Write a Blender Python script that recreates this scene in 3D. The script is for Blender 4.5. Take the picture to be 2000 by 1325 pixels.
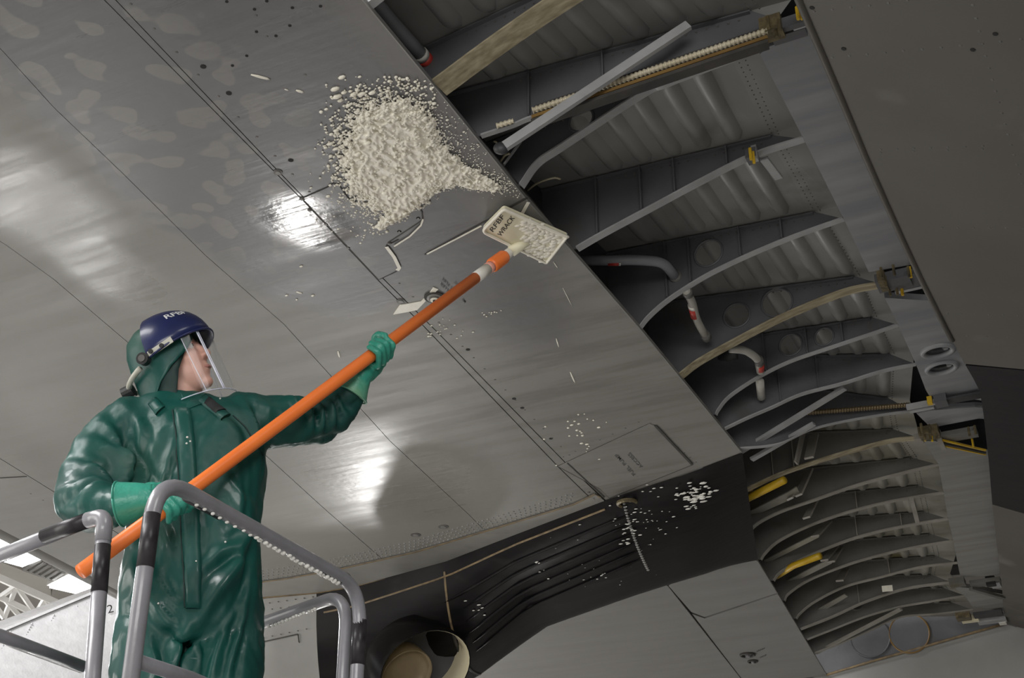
import bpy, math, random
import numpy as np
from mathutils import Matrix, Vector

for o in list(bpy.data.objects):
    bpy.data.objects.remove(o)
S = bpy.context.scene
COL = S.collection
rng = np.random.default_rng(7)
random.seed(7)

# ------------------------------------------------------------ camera, world, light
F = 2700.0; CX, CY = 1000.0, 662.5          # focal length in pixels of the 2000 x 1325 frame
PITCH = math.radians(28.0)
CAM = np.array([0.0, 0.0, 1.6])
H = 4.32                                     # height of the wing's lower skin
cam = bpy.data.cameras.new('camera'); cam_o = bpy.data.objects.new('camera', cam); COL.objects.link(cam_o)
cam.sensor_width = 36; cam.lens = 36 * F / 2000; cam.clip_end = 300; cam.clip_start = 0.05
cam_o.location = CAM; cam_o.rotation_euler = (math.pi / 2 + PITCH, 0, 0)
S.camera = cam_o

S.view_settings.view_transform = 'Standard'; S.view_settings.look = 'None'
S.view_settings.gamma = 1; S.view_settings.use_curve_mapping = False
S.view_settings.exposure = -0.03

wd = bpy.data.worlds.new('hangar_air'); S.world = wd; wd.use_nodes = True
bg = wd.node_tree.nodes['Background']; bg.inputs[0].default_value = (0.93, 0.96, 1.0, 1); bg.inputs[1].default_value = 0.13

def light(kind, name, loc, energy, size=None, target=None, color=(1, 1, 1), size_y=None):
    L = bpy.data.lights.new(name, kind); L.energy = energy; L.color = color
    if kind == 'AREA':
        L.size = size
        if size_y: L.shape = 'RECTANGLE'; L.size_y = size_y
    elif size is not None: L.shadow_soft_size = size
    o = bpy.data.objects.new(name, L); COL.objects.link(o); o.location = loc
    if target is not None:
        o.rotation_euler = (Vector(target) - Vector(loc)).to_track_quat('-Z', 'Y').to_euler()
    return o

# added fill lights: at the left, behind the camera and under the roof
light('AREA', 'left_fill', (-11, 3, 3.2), 430, 8, (0, 6, 3.6), (1, 0.97, 0.93), 5)  # unseen source added to brighten the left side of the wing
light('AREA', 'front_fill', (-2, -13, 2.6), 1150, 11, (-1, 5, 3.2), (1, 0.985, 0.96), 4)  # added behind the camera to brighten pole, pad and person
light('AREA', 'roof_fill', (-8, 1, 9.5), 1000, 5, (-6, 2, 0), (0.99, 0.98, 0.97))  # added overhead; bounces off the floor onto the wing
light('AREA', 'roof_fill', (-6.5, 6.5, 9.4), 450, 3, (-4, 8, 0), (0.98, 0.98, 1.0))  # added to brighten the white cowl
for x_, y_ in ((-13, 24),):
    light('AREA', 'roof_fill', (x_, y_, 9.4), 5000, 4, (x_, y_, 0), (0.98, 0.98, 1.0))  # added to brighten the far background
light('AREA', 'roof_fill', (4, -5, 9.5), 350, 4, (2, 0, 0), (0.99, 0.98, 0.97))  # added for weak floor bounce at the front

# ------------------------------------------------------------ ray helpers
def ray(x, y):
    a = (x - CX) / F; b = (CY - y) / F
    return np.array([a, math.cos(PITCH) - b * math.sin(PITCH), math.sin(PITCH) + b * math.cos(PITCH)])
def PD(x, y, d): return CAM + ray(x, y) * d
def PZ(x, y, z):
    r = ray(x, y); return CAM + r * ((z - CAM[2]) / r[2])
def PY(x, y, Y):
    r = ray(x, y); return CAM + r * ((Y - CAM[1]) / r[1])
def PP(x, y, p0, n):
    r = ray(x, y); return CAM + r * (np.dot(p0 - CAM, n) / np.dot(r, n))
def nrm(v): v = np.asarray(v, float); return v / np.linalg.norm(v)

# unseen lamps set where their mirror image shows in the wet skin
def glare(x, y, zl, energy, size):
    r = ray(x, y); p = PZ(x, y, H); t = (H - zl) / r[2]
    loc = p + t * r * np.array([1, 1, -1])
    light('POINT', 'glare_lamp', loc, energy, size, None, (1, 0.98, 0.95))
glare(172, 492, 0.8, 60, 0.14)
glare(585, 432, 0.8, 60, 0.14)
glare(748, 925, 0.8, 230, 0.24)
glare(20, 380, 0.8, 50, 0.16)

# ------------------------------------------------------------ material helpers
def new_mat(name):
    m = bpy.data.materials.new(name); m.use_nodes = True
    nt = m.node_tree; b = nt.nodes['Principled BSDF']
    return m, nt, b
def N(nt, t, **kw):
    n = nt.nodes.new(t)
    for k, v in kw.items():
        if hasattr(n, k): setattr(n, k, v)
        else: n.inputs[k.replace('_', ' ')].default_value = v
    return n
def c4(c): return (c[0], c[1], c[2], 1)
def mat(name, c1, c2=None, rough=0.5, metal=0.0, scale=6.0, bump=0.0, bscale=40.0, detail=4.0, stretch=None,
        c3=None, s3=2.0, t3=(0.58, 0.7), coat=0.0, rvar=0.0, spec=None):
    m, nt, b = new_mat(name)
    b.inputs['Roughness'].default_value = rough; b.inputs['Metallic'].default_value = metal
    if coat: b.inputs['Coat Weight'].default_value = coat; b.inputs['Coat Roughness'].default_value = 0.12
    if spec is not None: b.inputs['Specular IOR Level'].default_value = spec
    tc = N(nt, 'ShaderNodeTexCoord'); src = tc.outputs['Object']
    if stretch:
        mp = N(nt, 'ShaderNodeMapping'); mp.vector_type = 'TEXTURE'; mp.inputs['Rotation'].default_value = (0, 0, -stretch[3]); mp.inputs['Scale'].default_value = [1 / q for q in stretch[:3]]
        nt.links.new(src, mp.inputs[0]); src = mp.outputs[0]
    if c2 is None: c2 = tuple(x * 0.8 for x in c1)
    n = N(nt, 'ShaderNodeTexNoise'); n.inputs['Scale'].default_value = scale; n.inputs['Detail'].default_value = detail
    nt.links.new(src, n.inputs[0])
    mx = N(nt, 'ShaderNodeMixRGB'); mx.inputs[1].default_value = c4(c1); mx.inputs[2].default_value = c4(c2)
    rp = N(nt, 'ShaderNodeMapRange'); rp.inputs[1].default_value = 0.32; rp.inputs[2].default_value = 0.68
    nt.links.new(n.outputs[0], rp.inputs[0]); nt.links.new(rp.outputs[0], mx.inputs[0])
    out = mx.outputs[0]
    if c3:
        n3 = N(nt, 'ShaderNodeTexNoise'); n3.inputs['Scale'].default_value = s3; n3.inputs['Detail'].default_value = 6
        nt.links.new(src, n3.inputs[0])
        r3 = N(nt, 'ShaderNodeMapRange'); r3.inputs[1].default_value = t3[0]; r3.inputs[2].default_value = t3[1]
        nt.links.new(n3.outputs[0], r3.inputs[0])
        m3 = N(nt, 'ShaderNodeMixRGB'); m3.inputs[2].default_value = c4(c3)
        nt.links.new(r3.outputs[0], m3.inputs[0]); nt.links.new(out, m3.inputs[1]); out = m3.outputs[0]
    nt.links.new(out, b.inputs['Base Color'])
    if rvar:
        rr = N(nt, 'ShaderNodeMapRange'); rr.inputs[3].default_value = rough - rvar; rr.inputs[4].default_value = rough + rvar
        nt.links.new(n.outputs[0], rr.inputs[0]); nt.links.new(rr.outputs[0], b.inputs['Roughness'])
    if bump:
        nb = N(nt, 'ShaderNodeTexNoise'); nb.inputs['Scale'].default_value = bscale; nb.inputs['Detail'].default_value = 3
        nt.links.new(src, nb.inputs[0])
        bp = N(nt, 'ShaderNodeBump'); bp.inputs['Strength'].default_value = bump; bp.inputs['Distance'].default_value = 0.01
        nt.links.new(nb.outputs[0], bp.inputs['Height']); nt.links.new(bp.outputs[0], b.inputs['Normal'])
    return m
def emit(name, c, s):
    m, nt, b = new_mat(name)
    b.inputs['Emission Color'].default_value = c4(c); b.inputs['Emission Strength'].default_value = s
    b.inputs['Base Color'].default_value = c4(c)
    return m

CHORD = math.radians(-27)                    # bearing of the airflow direction in plan
SPAN = math.radians(65)
chord_v = np.array([math.cos(CHORD), math.sin(CHORD), 0]); span_v = np.array([math.cos(SPAN), math.sin(SPAN), 0])

def soften(m, w, r):
    b = m.node_tree.nodes['Principled BSDF']; b.inputs['Subsurface Weight'].default_value = w; b.inputs['Subsurface Radius'].default_value = (r, r, r); b.inputs['Subsurface Scale'].default_value = 1.0
    return m
def wing_paint(name, wet=True):
    """matt grey paint with wet patches, drying spots and streaks of grime that lie on it"""
    m, nt, b = new_mat(name); L = nt.links.new
    tc = N(nt, 'ShaderNodeTexCoord'); P = tc.outputs['Object']
    def noise(scale, detail=4, src=P, rough=0.5):
        n = N(nt, 'ShaderNodeTexNoise'); n.inputs['Scale'].default_value = scale; n.inputs['Detail'].default_value = detail
        n.inputs['Roughness'].default_value = rough
        L(src, n.inputs[0]); return n
    def rng_(src, a, b_, c=0.0, d=1.0, smooth=True):
        r = N(nt, 'ShaderNodeMapRange')
        if smooth: r.interpolation_type = 'SMOOTHSTEP'
        for i, v in enumerate((a, b_, c, d)): r.inputs[i + 1].default_value = v
        L(src, r.inputs[0]); return r.outputs[0]
    def math_(op, a, b_):
        n = N(nt, 'ShaderNodeMath', operation=op)
        for i, v in enumerate((a, b_)):
            if isinstance(v, (int, float)): n.inputs[i].default_value = v
            else: L(v, n.inputs[i])
        return n.outputs[0]
    def mixc(f, a, b_):
        n = N(nt, 'ShaderNodeMixRGB')
        L(f, n.inputs[0])
        for i, v in ((1, a), (2, b_)):
            if isinstance(v, tuple): n.inputs[i].default_value = c4(v)
            else: L(v, n.inputs[i])
        return n.outputs[0]
    big = noise(0.9, 5); fine = noise(14, 4)
    mpS = N(nt, 'ShaderNodeMapping'); mpS.vector_type = 'TEXTURE'
    mpS.inputs['Rotation'].default_value = (0, 0, CHORD); mpS.inputs['Scale'].default_value = (1.4, 0.17, 1); L(P, mpS.inputs[0])
    streak = noise(1.4, 6, mpS.outputs[0], 0.6)
    col = mixc(rng_(big.outputs[0], 0.35, 0.65), (0.222, 0.214, 0.196), (0.25, 0.242, 0.222))
    warp = noise(2.2, 5)
    def patch(x, y, rx, ry, soft=0.35, ang=SPAN, amt=0.9):
        c = PZ(x, y, H)
        mp = N(nt, 'ShaderNodeMapping'); mp.vector_type = 'TEXTURE'
        mp.inputs['Location'].default_value = c; mp.inputs['Rotation'].default_value = (0, 0, ang); mp.inputs['Scale'].default_value = (rx, ry, 1)
        L(P, mp.inputs[0])
        ln = N(nt, 'ShaderNodeVectorMath', operation='LENGTH'); L(mp.outputs[0], ln.inputs[0])
        d = math_('ADD', ln.outputs['Value'], math_('MULTIPLY', math_('SUBTRACT', warp.outputs[0], 0.5), amt))
        return rng_(d, 1.0 + soft, 1.0 - soft, 0, 1)
    def ormax(*a):
        r = a[0]
        for x in a[1:]: r = math_('MAXIMUM', r, x)
        return r
    wetm = ormax(patch(500, 420, 0.95, 0.36, 0.10, SPAN, 0.8), patch(300, 200, 0.8, 0.38, 0.2), patch(620, 200, 1.1, 0.42, 0.5), patch(870, 480, 0.8, 0.3, 0.5))
    vor = N(nt, 'ShaderNodeTexVoronoi', feature='SMOOTH_F1'); vor.inputs['Scale'].default_value = 9.0; vor.inputs['Randomness'].default_value = 1
    vw = N(nt, 'ShaderNodeVectorMath', operation='ADD'); L(P, vw.inputs[0])
    wv = N(nt, 'ShaderNodeVectorMath', operation='SCALE'); L(noise(5, 2).outputs[1], wv.inputs[0]); wv.inputs['Scale'].default_value = 0.14
    L(wv.outputs[0], vw.inputs[1]); L(vw.outputs[0], vor.inputs[0])
    spots = math_('MULTIPLY', rng_(vor.outputs[0], 0.38, 0.32, 0, 1), patch(270, 250, 0.95, 0.5, 0.3))
    wetm2 = math_('MULTIPLY', wetm, math_('SUBTRACT', 1.0, math_('MULTIPLY', spots, 0.6)))
    col = mixc(math_('MULTIPLY', wetm2, 0.92), col, (0.132, 0.132, 0.138))
    # chordwise grime on the aft skin; its broad part also paints the light falloff
    gr = ormax(patch(1090, 620, 0.5, 0.5, 0.5, CHORD), patch(1150, 760, 0.75, 0.7, 0.7, CHORD), patch(1225, 930, 0.42, 0.3, 0.5, CHORD))
    grs = math_('MULTIPLY', gr, rng_(streak.outputs[0], 0.42, 0.66, 0.15, 1.0))
    col = mixc(math_('MULTIPLY', grs, 0.65), col, (0.125, 0.115, 0.10))
    sc = rng_(streak.outputs[0], 0.62, 0.7, 0, 0.25)
    col = mixc(sc, col, (0.33, 0.32, 0.29))
    L(col, b.inputs['Base Color']); b.inputs['Specular IOR Level'].default_value = 0.38
    slick = ormax(patch(785, 935, 0.5, 0.6, 0.45, CHORD), patch(175, 495, 0.45, 0.16, 0.35), patch(590, 432, 0.2, 0.16, 0.3), patch(30, 380, 0.5, 0.25, 0.4))
    ro = math_('SUBTRACT', rng_(streak.outputs[0], 0.3, 0.7, 0.40, 0.5), math_('ADD', math_('MULTIPLY', wetm, 0.14), math_('MULTIPLY', slick, 0.19)))
    L(ro, b.inputs['Roughness'])
    bp = N(nt, 'ShaderNodeBump'); bp.inputs['Strength'].default_value = 0.10; bp.inputs['Distance'].default_value = 0.01
    bh = math_('ADD', math_('MULTIPLY', noise(26, 3).outputs[0], 0.5), math_('MULTIPLY', noise(5, 3, mpS.outputs[0]).outputs[0], 0.8))
    L(bh, bp.inputs['Height']); L(bp.outputs[0], b.inputs['Normal'])
    return m

M = {}
M['wing'] = wing_paint('wing_paint')
M['wing2'] = mat('inboard_wing_paint', (0.20, 0.196, 0.184), (0.23, 0.226, 0.214), 0.45, scale=2.5, bump=0.05, bscale=60, stretch=(0.6, 3, 1, -CHORD))
M['strip'] = mat('fairing_strip_paint', (0.265, 0.258, 0.238), (0.22, 0.215, 0.2), 0.4, scale=5, c3=(0.17, 0.165, 0.155), s3=6, t3=(0.62, 0.75))
M['seam'] = mat('dark_gap', (0.03, 0.028, 0.025), (0.055, 0.05, 0.045), 0.7, scale=12)
M['sealant'] = mat('tan_sealant', (0.28, 0.2, 0.10), (0.13, 0.095, 0.055), 0.6, scale=20, bump=0.2)
M['rivet'] = mat('dark_rivet', (0.09, 0.085, 0.08), (0.13, 0.125, 0.115), 0.5)
M['rivet_l'] = mat('grey_rivet', (0.27, 0.265, 0.25), (0.2, 0.2, 0.19), 0.35)
M['hole'] = mat('black_hole', (0.008, 0.008, 0.008), (0.012, 0.012, 0.012), 0.8)
M['stencil'] = mat('black_stencil', (0.045, 0.045, 0.045), (0.09, 0.088, 0.085), 0.6, scale=50)
M['rib'] = mat('rib_grey', (0.112, 0.113, 0.12), (0.08, 0.081, 0.086), 0.45, scale=5, c3=(0.06, 0.055, 0.045), s3=3, t3=(0.6, 0.8), bump=0.08, bscale=50)
M['rib2'] = mat('inboard_rib_grey', (0.135, 0.132, 0.12), (0.098, 0.095, 0.085), 0.45, scale=5, c3=(0.08, 0.065, 0.025), s3=3.5, t3=(0.6, 0.78), bump=0.08, bscale=50)
M['flange'] = mat('flange_grey', (0.36, 0.362, 0.366), (0.28, 0.28, 0.28), 0.4, scale=9)
M['flange2'] = mat('inboard_flange_grey', (0.30, 0.285, 0.25), (0.22, 0.205, 0.175), 0.42, scale=9)
M['beige'] = mat('worn_beige_track', (0.42, 0.37, 0.25), (0.2, 0.165, 0.1), 0.45, scale=2.2, stretch=(0.5, 24, 24, -CHORD), detail=5)
M['skin'] = mat('cove_skin_grey', (0.25, 0.25, 0.238), (0.195, 0.195, 0.187), 0.42, scale=3.5, c3=(0.12, 0.115, 0.1), s3=3, t3=(0.58, 0.75), bump=0.05, bscale=30)
M['skin2'] = mat('inboard_cove_skin', (0.28, 0.272, 0.24), (0.2, 0.19, 0.15), 0.42, scale=3.5, c3=(0.11, 0.09, 0.035), s3=3, t3=(0.56, 0.75), bump=0.05, bscale=30)
M['shroud'] = mat('shroud_grey', (0.27, 0.275, 0.28), (0.19, 0.195, 0.21), 0.42, scale=2.2, stretch=(0.7, 5, 1, -CHORD), detail=6)
M['shroud2'] = mat('inboard_shroud_grey', (0.26, 0.255, 0.24), (0.19, 0.185, 0.17), 0.42, scale=2.2, stretch=(0.7, 7, 1, -CHORD), detail=6, c3=(0.2, 0.15, 0.08), s3=2.5, t3=(0.66, 0.8))
M['spar'] = mat('spar_dark', (0.05, 0.05, 0.052), (0.03, 0.03, 0.032), 0.5, scale=6)
M['flap'] = mat('flap_paint', (0.092, 0.085, 0.075), (0.106, 0.1, 0.088), 0.55, spec=0.3, scale=2.0, c3=(0.19, 0.18, 0.165), s3=1.6, t3=(0.63, 0.78), bump=0.04, bscale=60)
M['black'] = mat('black_gloss_paint', (0.006, 0.0055, 0.006), (0.011, 0.010, 0.010), 0.32, spec=0.09, scale=3, c3=(0.02, 0.018, 0.016), s3=2.5, t3=(0.6, 0.75), bump=0.10, bscale=8, stretch=(0.8, 5, 3, -CHORD))
M['black_flap'] = mat('black_matt_paint', (0.010, 0.0095, 0.011), (0.016, 0.015, 0.0155), 0.5, spec=0.15, scale=4, stretch=(0.8, 5, 3, -CHORD), bump=0.06)
M['cowl'] = mat('cowl_grey', (0.29, 0.285, 0.268), (0.25, 0.245, 0.23), 0.4, scale=3)
M['cream'] = mat('cream_metal', (0.85, 0.79, 0.58), (0.7, 0.62, 0.43), 0.3, 0.1, scale=4, c3=(0.2, 0.17, 0.12), s3=5, t3=(0.63, 0.75))
M['brown'] = mat('heat_brown_metal', (0.27, 0.205, 0.115), (0.18, 0.135, 0.075), 0.4, 0.2, scale=5)
M['foam'] = mat('cream_foam', (0.90, 0.865, 0.75), (0.83, 0.79, 0.67), 0.35, scale=30)
soften(M['foam'], 0.15, 0.005)
M['drop'] = mat('white_droplets', (0.78, 0.77, 0.72), (0.68, 0.67, 0.62), 0.25, scale=30)
M['rail'] = mat('rail_grey_paint', (0.27, 0.265, 0.285), (0.23, 0.228, 0.245), 0.32, scale=20, bump=0.05, bscale=90, coat=0.3)
M['tape'] = mat('black_tape', (0.018, 0.016, 0.018), (0.04, 0.037, 0.04), 0.36, scale=30, bump=0.08, bscale=50, spec=0.35)
M['orange'] = mat('orange_pole', (1.0, 0.235, 0.045), (0.95, 0.21, 0.04), 0.38, scale=8)
M['white'] = mat('white_band', (0.78, 0.76, 0.70), (0.68, 0.66, 0.6), 0.4)
M['red'] = mat('red_band', (0.5, 0.045, 0.03), (0.4, 0.04, 0.03), 0.4)
M['pink'] = mat('pink_band', (0.8, 0.3, 0.22), (0.75, 0.4, 0.33), 0.4)
M['pad'] = mat('cream_pad', (0.82, 0.78, 0.58), (0.74, 0.70, 0.51), 0.5, scale=8)
M['marker'] = mat('black_marker', (0.02, 0.02, 0.018), (0.03, 0.03, 0.028), 0.6)
M['suit'] = mat('green_rubber_suit', (0.006, 0.078, 0.062), (0.004, 0.055, 0.045), 0.46, scale=5, c3=(0.045, 0.115, 0.088), s3=3.2, t3=(0.55, 0.74), bump=0.32, bscale=16, coat=0.0, rvar=0.22, spec=0.4)
_nt = M['suit'].node_tree; _b = _nt.nodes['Principled BSDF']; _tc = N(_nt, 'ShaderNodeTexCoord'); _sx = N(_nt, 'ShaderNodeSeparateXYZ'); _nt.links.new(_tc.outputs['Object'], _sx.inputs[0])
_h = N(_nt, 'ShaderNodeMapRange'); _h.inputs[1].default_value = 3.2; _h.inputs[2].default_value = 2.75; _nt.links.new(_sx.outputs['Z'], _h.inputs[0])
_n = N(_nt, 'ShaderNodeTexNoise'); _n.inputs['Scale'].default_value = 7; _n.inputs['Detail'].default_value = 4; _nt.links.new(_tc.outputs['Object'], _n.inputs[0])
_r = N(_nt, 'ShaderNodeMapRange'); _r.inputs[1].default_value = 0.5; _r.inputs[2].default_value = 0.6; _nt.links.new(_n.outputs[0], _r.inputs[0])
_m = N(_nt, 'ShaderNodeMath', operation='MULTIPLY'); _nt.links.new(_h.outputs[0], _m.inputs[0]); _nt.links.new(_r.outputs[0], _m.inputs[1]); _nt.links.new(_m.outputs[0], _b.inputs['Coat Weight'])
_b.inputs['Coat Roughness'].default_value = 0.13
M['suit_d'] = mat('shaded_suit_green', (0.006, 0.03, 0.025), (0.004, 0.02, 0.016), 0.6)  # suit green darkened: shade inside the hood put into the colour
M['glove'] = mat('sea_green_glove', (0.05, 0.36, 0.26), (0.035, 0.27, 0.19), 0.35, scale=9, c3=(0.16, 0.36, 0.22), s3=5, t3=(0.55, 0.72), bump=0.25, bscale=45)
M['skinp'] = mat('skin', (0.80, 0.49, 0.39), (0.74, 0.41, 0.32), 0.5, scale=9)
soften(M['skinp'], 0.25, 0.01)
M['lip'] = mat('lip', (0.5, 0.22, 0.19), (0.45, 0.2, 0.17), 0.45)
M['eye'] = mat('eye_white', (0.75, 0.74, 0.72), (0.7, 0.69, 0.67), 0.2)
M['iris'] = mat('iris', (0.05, 0.035, 0.025), (0.04, 0.03, 0.02), 0.2)
M['brow'] = mat('brow_hair', (0.08, 0.05, 0.03), (0.06, 0.035, 0.02), 0.7)
M['blue'] = mat('navy_plastic', (0.014, 0.022, 0.10), (0.012, 0.018, 0.075), 0.32, scale=12, coat=0.25)
M['chalk'] = mat('white_marker', (0.75, 0.75, 0.75), (0.65, 0.65, 0.66), 0.6)
M['plastic'] = mat('black_plastic', (0.015, 0.015, 0.016), (0.03, 0.03, 0.03), 0.4)
M['strapw'] = mat('pale_plastic', (0.55, 0.54, 0.46), (0.5, 0.49, 0.42), 0.4)
M['velcro'] = mat('black_velcro', (0.012, 0.012, 0.013), (0.02, 0.02, 0.02), 0.9)
M['pipe'] = mat('grey_pipe', (0.26, 0.265, 0.285), (0.21, 0.215, 0.23), 0.4, scale=8)
M['pipe_l'] = mat('pale_pipe', (0.42, 0.41, 0.37), (0.34, 0.33, 0.29), 0.4, scale=10)
M['screw'] = mat('ivory_screw', (0.62, 0.56, 0.42), (0.5, 0.44, 0.31), 0.35, 0.1, scale=12)
M['screw2'] = mat('brown_screw', (0.2, 0.15, 0.08), (0.14, 0.1, 0.05), 0.35, 0.3, scale=12)
M['ochre'] = mat('ochre_rail', (0.24, 0.145, 0.04), (0.15, 0.085, 0.025), 0.45, scale=6)
M['yellow'] = mat('yellow_paint', (0.62, 0.41, 0.02), (0.5, 0.3, 0.015), 0.4, scale=12)
M['grease'] = mat('greasy_fitting', (0.2, 0.16, 0.08), (0.08, 0.065, 0.04), 0.35, 0.3, scale=25, bump=0.4, bscale=60)
M['steel'] = mat('bright_steel', (0.55, 0.55, 0.56), (0.42, 0.42, 0.43), 0.3, 0.6)
M['cable'] = mat('tan_cable', (0.36, 0.32, 0.22), (0.25, 0.22, 0.15), 0.5)
M['cowl2'] = mat('wet_white_cowl', (0.72, 0.72, 0.73), (0.62, 0.62, 0.63), 0.14, scale=4, bump=0.18, bscale=14, stretch=(5, 5, 0.7, 0.3), coat=0.5)
M['concrete'] = mat('concrete', (0.36, 0.35, 0.33), (0.30, 0.29, 0.275), 0.45, scale=0.6, detail=8)
M['ceil'] = mat('hangar_ceiling', (0.42, 0.40, 0.36), (0.36, 0.34, 0.31), 0.7, scale=1)
M['corr'] = mat('roof_decking', (0.25, 0.245, 0.23), (0.2, 0.195, 0.185), 0.6, scale=2)
M['truss'] = mat('white_truss', (0.75, 0.74, 0.71), (0.68, 0.67, 0.64), 0.5)
M['lamp'] = emit('lamp_diffuser', (1, 1, 1), 14.0)
mv, ntv, bv = new_mat('clear_visor')
bv.inputs['Base Color'].default_value = (0.93, 0.95, 0.97, 1); bv.inputs['Roughness'].default_value = 0.03
bv.inputs['Transmission Weight'].default_value = 1; bv.inputs['IOR'].default_value = 1.02; bv.inputs['Alpha'].default_value = 0.3
bv.inputs['Coat Weight'].default_value = 0.6; bv.inputs['Coat Roughness'].default_value = 0.05
M['visor'] = mv
M['visor_edge'] = mat('visor_edge', (0.7, 0.72, 0.85), (0.6, 0.62, 0.75), 0.1, scale=5, coat=1)

# ------------------------------------------------------------ mesh helpers
def link(o, parent=None):
    COL.objects.link(o)
    if parent is not None:
        o.parent = parent
        o.matrix_parent_inverse = WORLD_INV[parent.name]
    WORLD_INV[o.name] = Matrix.Translation(o.location).inverted() if parent is None else Matrix.Identity(4)
    return o
WORLD_INV = {}
def thing(name, label, cat, loc=(0, 0, 0), group=None):
    o = bpy.data.objects.new(name, None); o.location = Vector(loc); o.empty_display_size = 0.1
    link(o); o['label'] = label; o['category'] = cat
    if group: o['group'] = group
    return o
def tag(o, label, cat, group=None, kind=None):
    o['label'] = label; o['category'] = cat
    if group: o['group'] = group
    if kind: o['kind'] = kind
    return o
def mk(name, V, Fc, m, parent=None, smooth=False, kind=None, label=None):
    me = bpy.data.meshes.new(name)
    me.from_pydata([tuple(map(float, v)) for v in V], [], [tuple(map(int, f)) for f in Fc])
    if m is not None: me.materials.append(m)
    if smooth: me.polygons.foreach_set('use_smooth', [True] * len(me.polygons))
    me.update()
    o = bpy.data.objects.new(name, me); link(o, parent)
    if kind: o['kind'] = kind
    if label: o['label'] = label
    return o
class MB:
    def __init__(s): s.v = []; s.f = []
    def add(s, V, Fc):
        n = len(s.v); s.v += [tuple(v) for v in V]; s.f += [tuple(i + n for i in f) for f in Fc]; return s
    def build(s, name, m, parent=None, **k): return mk(name, s.v, s.f, m, parent, **k)
def frames(pts):
    pts = np.asarray(pts, float); n = len(pts)
    T = np.array([nrm(pts[min(i + 1, n - 1)] - pts[max(i - 1, 0)]) for i in range(n)])
    a = np.array([0, 0, 1.0]) if abs(T[0][2]) < 0.9 else np.array([1.0, 0, 0])
    U = [nrm(a - T[0] * np.dot(a, T[0]))]
    for i in range(1, n):
        u = U[-1] - T[i] * np.dot(U[-1], T[i]); U.append(nrm(u))
    U = np.array(U); W = np.cross(T, U)
    return T, U, W
def tube_geo(pts, r, seg=12, cap=True):
    pts = np.asarray(pts, float); n = len(pts)
    r = np.full(n, r) if np.isscalar(r) else np.asarray(r, float)
    T, U, W = frames(pts); V = []; Fc = []
    an = np.linspace(0, 2 * np.pi, seg, endpoint=False)
    for i in range(n):
        for a in an: V.append(pts[i] + r[i] * (math.cos(a) * U[i] + math.sin(a) * W[i]))
    for i in range(n - 1):
        for j in range(seg):
            k = (j + 1) % seg
            Fc.append((i * seg + j, i * seg + k, (i + 1) * seg + k, (i + 1) * seg + j))
    if cap:
        Fc.append(tuple(range(seg))[::-1]); Fc.append(tuple((n - 1) * seg + j for j in range(seg)))
    return V, Fc
def tube(name, pts, r, m, parent=None, seg=12, smooth=True, **k):
    V, Fc = tube_geo(pts, r, seg); return mk(name, V, Fc, m, parent, smooth, **k)
def smooth_path(pts, n=24):
    """Catmull-Rom through the points"""
    P = np.asarray(pts, float); Q = np.vstack([2 * P[0] - P[1], P, 2 * P[-1] - P[-2]]); out = []
    m = len(P) - 1; per = max(2, n // m)
    for i in range(m):
        a, b, c, d = Q[i:i + 4]
        for t in np.linspace(0, 1, per, endpoint=False):
            out.append(0.5 * (2 * b + (c - a) * t + (2 * a - 5 * b + 4 * c - d) * t * t + (3 * b - a - 3 * c + d) * t ** 3))
    out.append(P[-1]); return np.array(out)
def round_path(pts, rad, n=7):
    """polyline with rounded corners"""
    P = [np.asarray(p, float) for p in pts]; out = [P[0]]
    for i in range(1, len(P) - 1):
        a = nrm(P[i - 1] - P[i]); b = nrm(P[i + 1] - P[i])
        r = min(rad, 0.45 * np.linalg.norm(P[i - 1] - P[i]), 0.45 * np.linalg.norm(P[i + 1] - P[i]))
        s, e = P[i] + a * r, P[i] + b * r
        for t in np.linspace(0, 1, n): out.append((1 - t) ** 2 * s + 2 * t * (1 - t) * P[i] + t * t * e)
    out.append(P[-1]); return np.array(out)
def box_geo(c, ax, half):
    c = np.asarray(c, float); V = []
    for i in (-1, 1):
        for j in (-1, 1):
            for k in (-1, 1): V.append(c + ax[0] * half[0] * i + ax[1] * half[1] * j + ax[2] * half[2] * k)
    return V, [(0, 1, 3, 2), (4, 6, 7, 5), (0, 4, 5, 1), (2, 3, 7, 6), (0, 2, 6, 4), (1, 5, 7, 3)]
def bar_geo(a, b, wx, wy, up=(0, 0, 1)):
    a = np.asarray(a, float); b = np.asarray(b, float); t = nrm(b - a); u = np.asarray(up, float)
    s = np.cross(t, u); s = nrm(s) if np.linalg.norm(s) > 1e-5 else np.array([1.0, 0, 0]); u = np.cross(s, t)
    return box_geo((a + b) / 2, (t, s, u), (np.linalg.norm(b - a) / 2, wx / 2, wy / 2))
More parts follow.
